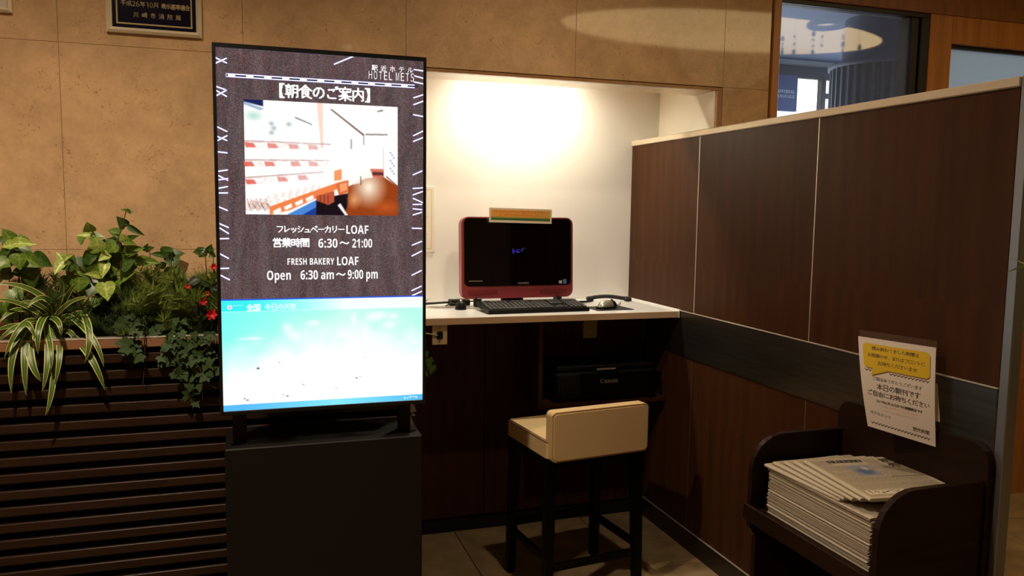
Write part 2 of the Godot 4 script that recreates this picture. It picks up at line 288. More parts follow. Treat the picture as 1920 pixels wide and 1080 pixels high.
class Shape:
	# collects bevelled boxes, tubes, lathes, prisms; done() gives one mesh
	var st := SurfaceTool.new()
	func _init() -> void:
		st.begin(Mesh.PRIMITIVE_TRIANGLES)
		st.set_smooth_group(-1)
	func tri(a: Vector3, b: Vector3, c: Vector3, n: Vector3) -> void:
		if (b - a).cross(c - a).dot(n) > 0.0:
			var t := b
			b = c
			c = t
		st.add_vertex(a)
		st.add_vertex(b)
		st.add_vertex(c)
	func quad(a: Vector3, b: Vector3, c: Vector3, e: Vector3, n: Vector3) -> void:
		tri(a, b, c, n)
		tri(a, c, e, n)
	func uvquad(a: Vector3, b: Vector3, c: Vector3, e: Vector3, n: Vector3, r := Rect2(0, 0, 1, 1)) -> void:
		# a top left, b top right, c bottom right, e bottom left, as the print is read
		var p := [a, b, c, e]
		var uv := [r.position, Vector2(r.end.x, r.position.y), r.end, Vector2(r.position.x, r.end.y)]
		var order := [0, 1, 2, 0, 2, 3] if (b - a).cross(c - a).dot(n) <= 0.0 else [0, 2, 1, 0, 3, 2]
		for i: int in order:
			st.set_uv(uv[i])
			st.add_vertex(p[i])
	func box(c: Vector3, s: Vector3, bev := 0.0) -> Shape:
		var hs := s * 0.5
		bev = minf(bev, minf(hs.x, minf(hs.y, hs.z)) * 0.95)
		for ax in 3:
			var u := (ax + 1) % 3
			var v := (ax + 2) % 3
			for sg: float in [-1.0, 1.0]:
				var n := Vector3.ZERO
				n[ax] = sg
				var q := []
				for k: Vector2 in [Vector2(-1, -1), Vector2(1, -1), Vector2(1, 1), Vector2(-1, 1)]:
					var p := c
					p[ax] += sg * hs[ax]
					p[u] += k.x * (hs[u] - bev)
					p[v] += k.y * (hs[v] - bev)
					q.append(p)
				quad(q[0], q[1], q[2], q[3], n)
			if bev > 0.0:
				for k: Vector2 in [Vector2(-1, -1), Vector2(1, -1), Vector2(1, 1), Vector2(-1, 1)]:
					var q := []
					for e: Vector2 in [Vector2(0, -1), Vector2(0, 1), Vector2(1, 1), Vector2(1, -1)]:
						var p := c
						p[u] += k.x * (hs[u] - (bev if e.x == 0.0 else 0.0))
						p[v] += k.y * (hs[v] - (0.0 if e.x == 0.0 else bev))
						p[ax] += e.y * (hs[ax] - bev)
						q.append(p)
					var n := Vector3.ZERO
					n[u] = k.x
					n[v] = k.y
					quad(q[0], q[1], q[2], q[3], n)
		if bev > 0.0:
			for i in 8:
				var sg := Vector3(1 if i & 1 else -1, 1 if i & 2 else -1, 1 if i & 4 else -1)
				var q := []
				for ax in 3:
					var p := c
					for k in 3:
						p[k] += sg[k] * (hs[k] - (0.0 if k == ax else bev))
					q.append(p)
				tri(q[0], q[1], q[2], sg)
		return self
	func span(a: Vector3, b: Vector3, bev := 0.0) -> Shape:
		return box((a + b) * 0.5, (b - a).abs(), bev)
	func prism(pts: PackedVector2Array, z0: float, z1: float, xf := Transform3D.IDENTITY) -> Shape:
		# an outline in xy pushed from z0 to z1
		var ix := Geometry2D.triangulate_polygon(pts)
		var nz := xf.basis.z
		for i in range(0, ix.size(), 3):
			for z: float in [z0, z1]:
				var sg := 1.0 if z == maxf(z0, z1) else -1.0
				tri(xf * Vector3(pts[ix[i]].x, pts[ix[i]].y, z), xf * Vector3(pts[ix[i + 1]].x, pts[ix[i + 1]].y, z), xf * Vector3(pts[ix[i + 2]].x, pts[ix[i + 2]].y, z), nz * sg)
		var cw := Geometry2D.is_polygon_clockwise(pts)
		for i in pts.size():
			var p := pts[i]
			var q := pts[(i + 1) % pts.size()]
			var o := (q - p).orthogonal()
			if cw:
				o = -o
			var n := xf.basis * Vector3(-o.x, -o.y, 0)
			quad(xf * Vector3(p.x, p.y, z0), xf * Vector3(q.x, q.y, z0), xf * Vector3(q.x, q.y, z1), xf * Vector3(p.x, p.y, z1), n)
		return self
	func lathe(profile: Array, seg := 24, xf := Transform3D.IDENTITY, sx := 1.0, sz := 1.0) -> Shape:
		st.set_smooth_group(0)
		for i in profile.size() - 1:
			var p: Vector2 = profile[i]
			var q: Vector2 = profile[i + 1]
			for k in seg:
				var a := TAU * k / seg
				var b := TAU * (k + 1) / seg
				var u := Vector3(cos(a) * sx, 0, sin(a) * sz)
				var v := Vector3(cos(b) * sx, 0, sin(b) * sz)
				var n := (u + v) * (q.y - p.y) + Vector3.UP * (p.x - q.x) * 2.0
				var up := Vector3.UP
				if p.x > 1e-6:
					tri(xf * (u * p.x + up * p.y), xf * (v * p.x + up * p.y), xf * (v * q.x + up * q.y), xf.basis * n)
				if q.x > 1e-6:
					tri(xf * (u * p.x + up * p.y), xf * (v * q.x + up * q.y), xf * (u * q.x + up * q.y), xf.basis * n)
		st.set_smooth_group(-1)
		return self
	func tube(pts: Array, r: float, seg := 8, r1 := -1.0) -> Shape:
		st.set_smooth_group(0)
		var rings := []
		for i in pts.size():
			var d: Vector3 = (pts[mini(i + 1, pts.size() - 1)] - pts[maxi(i - 1, 0)]).normalized()
			var u := d.cross(Vector3.UP if absf(d.y) < 0.9 else Vector3.RIGHT).normalized()
			var v := d.cross(u)
			var rr := r if r1 < 0.0 else lerpf(r, r1, float(i) / (pts.size() - 1))
			var ring := []
			for k in seg:
				ring.append(pts[i] + (u * cos(TAU * k / seg) + v * sin(TAU * k / seg)) * rr)
			rings.append(ring)
		for i in pts.size() - 1:
			for k in seg:
				var k2 := (k + 1) % seg
				var n: Vector3 = rings[i][k] + rings[i][k2] - pts[i] * 2.0
				quad(rings[i][k], rings[i][k2], rings[i + 1][k2], rings[i + 1][k], n)
		st.set_smooth_group(-1)
		for e in 2:
			var i: int = 0 if e == 0 else pts.size() - 1
			var n: Vector3 = (pts[0] - pts[1]) if e == 0 else (pts[i] - pts[i - 1])
			for k in seg:
				tri(pts[i], rings[i][k], rings[i][(k + 1) % seg], n)
		return self
	func done() -> ArrayMesh:
		st.generate_normals()
		st.index()
		return st.commit()


var M := {}
var used := {}
var outlines := {}
var rng := RandomNumberGenerator.new()


func numbered(called: String) -> String:
	used[called] = used.get(called, -1) + 1
	return called if used[called] == 0 else "%s_%03d" % [called, used[called]]

func obj(called: String, mesh: Mesh, material: Material, parent: Node = self, at := Vector3.ZERO) -> MeshInstance3D:
	var o := MeshInstance3D.new()
	o.name = numbered(called) if parent == self else called
	o.mesh = mesh
	o.material_override = material
	o.position = at
	parent.add_child(o, true)
	return o

func tag(o: Node, label: String, category: String, group := "") -> Node:
	o.set_meta("label", label)
	o.set_meta("category", category)
	if group:
		o.set_meta("group", group)
	return o

func thing(called: String, label: String, category: String, at := Vector3.ZERO, turn := 0.0, group := "") -> Node3D:
	var o := Node3D.new()
	o.name = numbered(called)
	add_child(o)
	o.position = at
	o.rotation.y = turn
	tag(o, label, category, group)
	return o

func setting(called: String) -> Node3D:
	var o := Node3D.new()
	o.name = called
	add_child(o)
	o.set_meta("kind", "structure")
	return o

func paint(key: String, c: Color, rough: float, metal := 0.0, spec := 0.5) -> StandardMaterial3D:
	var m := StandardMaterial3D.new()
	m.resource_name = key
	m.albedo_color = c
	m.roughness = rough
	m.metallic = metal
	m.metallic_specular = spec
	M[key] = m
	return m

func printed(key: String, t: Texture2D, rough := 0.7) -> StandardMaterial3D:
	var m := paint(key, Color.WHITE, rough)
	m.albedo_texture = t
	return m

func triplanar(m: StandardMaterial3D, t: Texture2D, scale: Vector3, in_world := true) -> StandardMaterial3D:
	m.albedo_texture = t
	m.uv1_triplanar = true
	m.uv1_world_triplanar = in_world
	m.uv1_scale = scale
	return m

func noise(freq: float, seed_: int, octaves := 4, w := 512, h := 512) -> PackedByteArray:
	var n := FastNoiseLite.new()
	n.seed = seed_
	n.frequency = freq
	n.fractal_octaves = octaves
	var im := n.get_seamless_image(w, h)
	im.convert(Image.FORMAT_L8)
	return im.get_data()

func text(s: String, font := "Droid Sans", weight := 700) -> PackedVector2Array:
	# filled outlines of Latin letters in em units, from x = 0
	var key := s + font + str(weight)
	if not outlines.has(key):
		var t := text_mesh(s, 1.0, 0.0, font, weight)
		var a := t.get_mesh_arrays()
		var v: PackedVector3Array = a[Mesh.ARRAY_VERTEX]
		var ix: PackedInt32Array = a[Mesh.ARRAY_INDEX] if a[Mesh.ARRAY_INDEX] != null else PackedInt32Array(range(v.size()))
		var base := t.get_aabb().position.x
		var o := PackedVector2Array()
		for i in ix:
			o.append(Vector2(v[i].x - base, v[i].y))
		# baseline to 0: capitals stand on it
		var low := 1e9
		var tm := text_mesh("H", 1.0, 0.0, font, weight)
		low = tm.get_aabb().position.y
		for i in o.size():
			o[i].y -= low
		outlines[key] = o
	return outlines[key]

func text_mesh(s: String, em: float, depth: float, font := "Droid Sans", weight := 700) -> TextMesh:
	var t := TextMesh.new()
	var f := SystemFont.new()
	f.font_names = PackedStringArray([font])
	f.font_weight = weight
	t.font = f
	t.text = s
	t.font_size = 100
	t.pixel_size = em / 100.0
	t.depth = depth
	return t

func width_of(tris: PackedVector2Array) -> float:
	var r := 0.0
	for p in tris:
		r = maxf(r, p.x)
	return r

func write(p: Pad, s: String, x0: float, x1: float, base: float, em: float, c: Color, font := "Droid Sans", weight := 700) -> void:
	# letters stretched to run from x0 to x1
	var t := text(s, font, weight)
	p.letters(t, x0, base, (x1 - x0) / width_of(t), em, c)

func rounded(w: float, h: float, r: float, n := 5) -> PackedVector2Array:
	var o := PackedVector2Array()
	for k in 4:
		var c := Vector2((w * 0.5 - r) * (1 if k == 0 or k == 3 else -1), (h * 0.5 - r) * (1 if k < 2 else -1))
		for i in n + 1:
			var a := PI * 0.5 * (k + float(i) / n)
			o.append(c + Vector2(cos(a), sin(a)) * r)
	return o

func flat(pts: PackedVector2Array, z: float) -> ArrayMesh:
	var s := Shape.new()
	var ix := Geometry2D.triangulate_polygon(pts)
	for i in range(0, ix.size(), 3):
		s.tri(Vector3(pts[ix[i]].x, pts[ix[i]].y, z), Vector3(pts[ix[i + 1]].x, pts[ix[i + 1]].y, z), Vector3(pts[ix[i + 2]].x, pts[ix[i + 2]].y, z), Vector3.BACK)
	return s.done()

func box_mesh(s: Vector3, bev := 0.0) -> ArrayMesh:
	return Shape.new().box(Vector3.ZERO, s, bev).done()


# ------------------------------------------------------------------ camera, light, exposure

func view_and_light() -> void:
	var cam := Camera3D.new()
	cam.name = "camera"
	add_child(cam)
	cam.position = Vector3(-1.7291, 1.43, 2.9951)
	cam.rotation = Vector3(-0.0988, -0.3139, 0.0136)
	cam.fov = rad_to_deg(2.0 * atan(540.0 / 1500.13))
	cam.near = 0.05
	cam.current = true

	var sky := ProceduralSkyMaterial.new()
	sky.sky_top_color = Color(0.62, 0.76, 0.93)
	sky.sky_horizon_color = Color(0.83, 0.91, 0.98)
	sky.ground_bottom_color = Color(0.3, 0.3, 0.3)
	sky.ground_horizon_color = Color(0.75, 0.8, 0.85)
	sky.sky_energy_multiplier = 2.4
	var env := Environment.new()
	env.background_mode = Environment.BG_SKY
	env.sky = Sky.new()
	env.sky.sky_material = sky
	env.tonemap_mode = Environment.TONE_MAPPER_LINEAR
	env.tonemap_exposure = 1.0
	env.sdfgi_enabled = true
	env.ssao_enabled = true
	env.ssil_enabled = true
	var we := WorldEnvironment.new()
	we.name = "surroundings"
	we.environment = env
	add_child(we)

const WARM := Color(1.0, 0.905, 0.79)

func downlight(at: Vector3, energy: float, angle: float, label: String, blend := 0.6, tilt := Vector3.DOWN) -> void:
	var t := thing("ceiling_downlight", label, "lamp", at, 0, "recessed ceiling downlights")
	obj("trim_ring", Shape.new().lathe([Vector2(0.045, 0.0), Vector2(0.047, -0.006), Vector2(0.06, -0.006), Vector2(0.062, 0.0)], 24).done(), M.white_paint, t)
	obj("bulb_light", Shape.new().lathe([Vector2(0.0, -0.004), Vector2(0.045, -0.004), Vector2(0.045, -0.001), Vector2(0.0, -0.001)], 24).done(), M.bulb, t)
	var l := SpotLight3D.new()
	l.name = "glow"
	l.light_color = WARM
	l.light_energy = energy
	l.spot_angle = angle
	l.spot_angle_attenuation = blend
	l.spot_range = 12.0
	l.spot_attenuation = 2.0
	l.light_size = 0.04
	l.shadow_enabled = true
	l.position = Vector3(0, -0.012, 0)
	t.add_child(l)
	l.look_at_from_position(l.global_position, l.global_position + tilt, Vector3.FORWARD)

func lamps() -> void:
	downlight(Vector3(-2.3, 2.75, 1.35), 6.2, 76, "recessed downlight in the ceiling above the planter by the stone wall", 1.0)
	downlight(Vector3(-0.72, 2.75, 0.95), 1.4, 84, "recessed downlight in the ceiling in front of the counter alcove", 1.0)
	downlight(Vector3(-0.95, 2.75, 3.9), 1.6, 62, "recessed downlight in the ceiling at the far end of the lobby", 1.0)
	# the lamp hidden in the trough above the alcove's soffit
	var t := thing("alcove_lamp", "small round lamp hidden in the trough above the white alcove wall", "lamp", Vector3(-0.575, 2.17, -0.34))
	obj("housing", Shape.new().lathe([Vector2(0.0, 0.14), Vector2(0.04, 0.14), Vector2(0.045, 0.0), Vector2(0.04, 0.0), Vector2(0.036, 0.02), Vector2(0.0, 0.02)], 20).done(), M.white_paint, t)
	obj("bulb_light", Shape.new().lathe([Vector2(0.0, 0.004), Vector2(0.035, 0.004), Vector2(0.035, 0.016), Vector2(0.0, 0.016)], 20).done(), M.bulb, t)
	var l := SpotLight3D.new()
	l.name = "glow"
	l.light_color = Color(1.0, 0.965, 0.87)
	l.light_energy = 1.55
	l.spot_angle = 78
	l.spot_angle_attenuation = 0.8
	l.spot_range = 6.0
	l.spot_attenuation = 2.0
	l.light_size = 0.03
	l.shadow_enabled = true
	l.position = Vector3(0, -0.006, 0)
	l.rotation.x = -PI / 2
	t.add_child(l)
	# the oval light panel in the lobby ceiling, seen mirrored in the polished wall and the window
	var o := thing("oval_ceiling_light", "large oval cream light panel recessed in the lobby ceiling", "lamp", Vector3(1.64, 2.75, 2.26))
	obj("light_panel", Shape.new().lathe([Vector2(0.0, -0.012), Vector2(1.0, -0.012), Vector2(1.0, -0.002), Vector2(0.0, -0.002)], 72, Transform3D.IDENTITY, 1.31, 0.62).done(), M.oval_glow, o)
	obj("rim", Shape.new().lathe([Vector2(1.0, 0.0), Vector2(1.0, -0.02), Vector2(1.035, -0.02), Vector2(1.04, 0.0)], 72, Transform3D.IDENTITY, 1.32, 0.625).done(), M.ceiling_paint, o)
	var ol := SpotLight3D.new()
	ol.name = "glow"
	ol.light_color = Color(1.0, 0.86, 0.64)
	ol.light_energy = 0.12
	ol.spot_angle = 88
	ol.spot_angle_attenuation = 0.12
	ol.spot_range = 12.0
	ol.spot_attenuation = 2.0
	ol.light_size = 0.4
	ol.shadow_enabled = true
	ol.position = Vector3(0, -0.03, 0)
	ol.rotation.x = -PI / 2
	o.add_child(ol)


# ------------------------------------------------------------------ materials

func materials() -> void:
	# beige stone laminate: soft clouds with brown flecks and short scratches
	var a := noise(0.006, 11)
	var b := noise(0.03, 12)
	var c := noise(0.05, 13, 3)
	var e := noise(0.012, 14, 2)
	var g := noise(0.11, 15, 2)
	var pad := Pad.new(512, 512, Color.WHITE)
	for i in 512 * 512:
		var v := 0.5 * a[i] / 255.0 + 0.3 * b[i] / 255.0 + 0.2 * g[i] / 255.0
		var k := 0.92 + 0.26 * (v - 0.5)
		var ridge := 1.0 - absf(c[i] / 255.0 - 0.5) * 2.0
		var patch := clampf((e[i] / 255.0 - 0.52) * 6.0, 0.0, 1.0)
		var fleck := clampf((ridge - 0.955) * 30.0, 0.0, 1.0) * patch * clampf((g[i] / 255.0 - 0.45) * 6.0, 0.0, 1.0)
		pad.d[i * 3] = int(clampf(k * 255.0 * (1.0 - 0.25 * fleck), 0, 255))
		pad.d[i * 3 + 1] = int(clampf(k * 252.0 * (1.0 - 0.33 * fleck), 0, 255))
		pad.d[i * 3 + 2] = int(clampf(k * 248.0 * (1.0 - 0.42 * fleck), 0, 255))
	var stone_t := pad.texture()
	triplanar(paint("stone", Color(0.87, 0.73, 0.56), 0.05, 0.0, 0.44), stone_t, Vector3.ONE / 1.15)
	paint("stone_joint", Color(0.74, 0.60, 0.44), 0.8)
	triplanar(paint("stone_edge", Color(0.70, 0.52, 0.34), 0.3, 0.0, 0.4), stone_t, Vector3.ONE / 1.15)
	# dark walnut laminate, grain upright; and the same lying
	var wn := noise(0.02, 21, 3)
	var wf := noise(0.09, 22, 2)
	for lying in 2:
		var q := Pad.new(512, 512, Color.WHITE)
		for y in 512:
			for x in 512:
				var across := y if lying else x
				var along := x if lying else y
				var s := wn[(along / 16) * 512 + across] / 255.0
				var f := wf[(along / 8) * 512 + (across * 3) % 512] / 255.0
				var k := 0.78 + 0.22 * s + 0.10 * f
				var i := (y * 512 + x) * 3
				q.d[i] = int(clampf(k * 255.0, 0, 255))
				q.d[i + 1] = int(clampf(k * 250.0, 0, 255))
				q.d[i + 2] = int(clampf(k * 244.0, 0, 255))
		var t := q.texture()
		if lying:
			triplanar(paint("slat_wood", Color(0.19, 0.125, 0.088), 0.40, 0.0, 0.32), t, Vector3.ONE / 0.5)
			triplanar(paint("rack_wood", Color(0.14, 0.082, 0.045), 0.42, 0.0, 0.25), t, Vector3.ONE / 0.5)
		else:
			triplanar(paint("walnut", Color(0.26, 0.155, 0.085), 0.42, 0.0, 0.22), t, Vector3.ONE / 0.6)
			triplanar(paint("frame_wood", Color(0.76, 0.51, 0.24), 0.4), t, Vector3.ONE / 0.6)
			triplanar(paint("header_wood", Color(0.58, 0.37, 0.18), 0.4), t, Vector3.ONE / 0.6)
	paint("alcove_white", Color(0.92, 0.91, 0.885), 0.7)
	paint("alcove_cream", Color(0.93, 0.90, 0.83), 0.6)
	paint("white_paint", Color(0.9, 0.9, 0.88), 0.6)
	paint("ceiling_paint", Color(0.72, 0.69, 0.64), 0.85)
	paint("room_paint", Color(0.62, 0.5, 0.38), 0.8)
	paint("desk_white", Color(0.93, 0.92, 0.91), 0.16)
	paint("desk_edge", Color(0.82, 0.70, 0.58), 0.35)
	paint("rail_metal", Color(0.80, 0.74, 0.64), 0.42, 0.35)
	paint("joint_metal", Color(0.82, 0.78, 0.72), 0.3, 0.6)
	var steel := paint("band_steel", Color(0.50, 0.48, 0.45), 0.30, 0.95)
	var br := Pad.new(256, 256, Color.WHITE)
	var bn := noise(0.06, 31, 3, 256, 256)
	for y in 256:
		for x in 256:
			var k := int(225 + (bn[y * 256 + (x / 16)] - 128) * 0.2)
			for n in 3:
				br.d[(y * 256 + x) * 3 + n] = clampi(k, 0, 255)
	triplanar(steel, br.texture(), Vector3.ONE / 0.4)
	paint("kick_steel", Color(0.30, 0.28, 0.26), 0.35, 0.9)
	paint("post_metal", Color(0.55, 0.55, 0.55), 0.4, 0.8)
	var tn := noise(0.02, 41, 4, 256, 256)
	var tp := Pad.new(256, 256, Color.WHITE)
	for i in 256 * 256:
		var k := int(218 + (tn[i] - 128) * 0.22)
		tp.d[i * 3] = clampi(k, 0, 255)
		tp.d[i * 3 + 1] = clampi(k - 3, 0, 255)
		tp.d[i * 3 + 2] = clampi(k - 8, 0, 255)
	triplanar(paint("floor_tile", Color(0.64, 0.55, 0.41), 0.28, 0.0, 0.45), tp.texture(), Vector3.ONE / 0.7)
	paint("grout", Color(0.36, 0.31, 0.24), 0.9)
	paint("black_plastic", Color(0.035, 0.034, 0.036), 0.45, 0.0, 0.35)
	paint("display_black", Color(0.03, 0.03, 0.035), 0.35)
	paint("base_grey", Color(0.08, 0.068, 0.064), 0.5, 0.0, 0.3)
	paint("gloss_black", Color(0.012, 0.012, 0.015), 0.05)
	paint("lacquer_black", Color(0.022, 0.017, 0.014), 0.4, 0.0, 0.25)
	paint("red_shell", Color(0.56, 0.24, 0.255), 0.28, 0.1)
	paint("red_grille", Color(0.44, 0.10, 0.12), 0.6)
	paint("silver", Color(0.80, 0.80, 0.72), 0.25, 0.7)
	paint("key_cap", Color(0.24, 0.235, 0.23), 0.45)
	paint("cable_black", Color(0.035, 0.033, 0.03), 0.5)
	paint("cable_white", Color(0.75, 0.72, 0.66), 0.5)
	paint("leather", Color(0.77, 0.66, 0.48), 0.45, 0.0, 0.35)
	paint("piping", Color(0.25, 0.16, 0.09), 0.6)
	paint("plate_ivory", Color(0.80, 0.72, 0.58), 0.45)
	paint("plate_olive", Color(0.42, 0.38, 0.22), 0.5)
	paint("screw", Color(0.5, 0.48, 0.45), 0.35, 0.9)
	paint("frame_silver", Color(0.90, 0.85, 0.73), 0.35, 0.15)
	paint("mat_board", Color(0.82, 0.78, 0.72), 0.8)
	paint("paper_white", Color(0.90, 0.86, 0.80), 0.8)
	paint("newsprint", Color(0.56, 0.50, 0.42), 0.9)
	paint("newsprint_pale", Color(0.74, 0.69, 0.60), 0.9)
	paint("soil", Color(0.07, 0.05, 0.035), 1.0)
	paint("liner", Color(0.035, 0.028, 0.025), 0.9)
	paint("rim_wood", Color(0.55, 0.40, 0.28), 0.4)
	paint("vine_stem", Color(0.25, 0.15, 0.08), 0.7)
	paint("green_stem", Color(0.22, 0.30, 0.08), 0.7)
	paint("petal_red", Color(0.80, 0.06, 0.12), 0.6)
	paint("flower_leaf", Color(0.07, 0.14, 0.06), 0.5)
	paint("window_metal", Color(0.16, 0.155, 0.15), 0.4, 0.3)
	var glass := paint("pane_glass", Color(0.9, 0.95, 0.97, 0.06), 0.02)
	glass.transparency = BaseMaterial3D.TRANSPARENCY_ALPHA
	var holder := paint("clear_acrylic", Color(0.8, 0.75, 0.7, 0.02), 0.08)
	holder.transparency = BaseMaterial3D.TRANSPARENCY_ALPHA
	var frosted := paint("frosted_glass", Color(0.62, 0.80, 0.90), 0.5)
	frosted.backlight_enabled = true
	frosted.backlight = Color(1, 1, 1)
	paint("concourse_slab", Color(0.46, 0.51, 0.60), 0.8)
	paint("concourse_floor", Color(0.5, 0.5, 0.5), 0.7)
	paint("column_blue", Color(0.25, 0.31, 0.38), 0.45, 0.2)
	paint("column_cap", Color(0.34, 0.38, 0.44), 0.7)
	paint("shop_frame", Color(0.14, 0.14, 0.17), 0.5)
	paint("sign_navy", Color(0.34, 0.39, 0.56), 0.6)
	paint("sign_letters", Color(0.92, 0.93, 0.95), 0.6)
	paint("shop_header", Color(0.33, 0.35, 0.38), 0.7)
	paint("bead_glass", Color(0.13, 0.11, 0.10), 0.15)
	for g2 in [["bulb", Color(1.0, 0.93, 0.80), 6.0], ["oval_glow", Color(1.0, 0.86, 0.61), 5.0], ["shop_glow", Color(0.97, 0.99, 1.0), 1.7]]:
		var m := paint(g2[0], Color(0.8, 0.8, 0.8), 0.6)
		m.emission_enabled = true
		m.emission = g2[1]
		m.emission_energy_multiplier = g2[2]
	leaf_materials()

func leaf_materials() -> void:
	# three tones of heart-shaped vine leaf (deep green, mid, lime), each with veins and flecks along u across, v base to tip
	var n := noise(0.03, 51, 4, 128, 128)
	var tones := [[Color(0.20, 0.31, 0.09), Color(0.30, 0.42, 0.13)], [Color(0.33, 0.44, 0.13), Color(0.50, 0.60, 0.24)], [Color(0.56, 0.65, 0.27), Color(0.78, 0.82, 0.50)]]
	for k in 3:
		var p := Pad.new(128, 128, tones[k][0])
		for y in 128:
			for x in 128:
				var u := absf(x / 127.0 - 0.5) * 2.0
				var f := clampf((n[y * 128 + x] / 255.0 - 0.5) * 5.0 + 0.3 - u * 0.5, 0.0, 1.0)
				p.dot(x, y, tones[k][1], f * 0.8)
				if u < 0.04:
					p.dot(x, y, tones[k][1], 0.7)
				elif fmod(y + u * 42.0, 19.0) < 1.2:
					p.dot(x, y, tones[k][1], 0.35)
		leafy("vine_leaf_%d" % k, printed("vine_leaf_%d" % k, p.texture(), 0.4))
	var s := Pad.new(64, 64, Color(0.22, 0.34, 0.10))
	for y in 64:
		for x in 64:
			var u := absf(x / 63.0 - 0.5) * 2.0
			if u > 0.66:
				s.dot(x, y, Color(0.80, 0.80, 0.50), clampf((u - 0.66) * 8.0, 0, 1) * 0.92)
			elif u < 0.12:
				s.dot(x, y, Color(0.55, 0.62, 0.30), 0.6)
			elif int(x) % 7 < 2:
				s.dot(x, y, Color(0.34, 0.45, 0.16), 0.6)
	leafy("striped_leaf", printed("striped_leaf", s.texture(), 0.42))
	var iv := Pad.new(64, 64, Color(0.17, 0.27, 0.09))
	for y in 64:
		for x in 64:
			var v := Vector2(x - 31.5, y - 6.0)
			var ang := absf(fmod(absf(atan2(v.x, v.y)) / (PI / 4.0) + 0.5, 1.0) - 0.5)
			if ang < 0.04:
				iv.dot(x, y, Color(0.25, 0.36, 0.18), 0.7)
	leafy("ivy_leaf_mat", printed("ivy_leaf", iv.texture(), 0.7))
	leafy("fern_green", paint("fern_green", Color(0.36, 0.44, 0.13), 0.6))
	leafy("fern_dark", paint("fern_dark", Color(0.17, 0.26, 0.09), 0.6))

func leafy(_n: String, m: StandardMaterial3D) -> void:
	m.backlight_enabled = true
	m.backlight = Color(0.35, 0.4, 0.2)

# ------------------------------------------------------------------ the room

const CEIL := 2.75
const SEAMS := [-3.3, -2.89, -2.32, -1.75, -1.18, -0.507, 0.164, 0.39]
const ROWS := [0.0, 0.60, 1.274, 1.95, 2.62, 2.75]

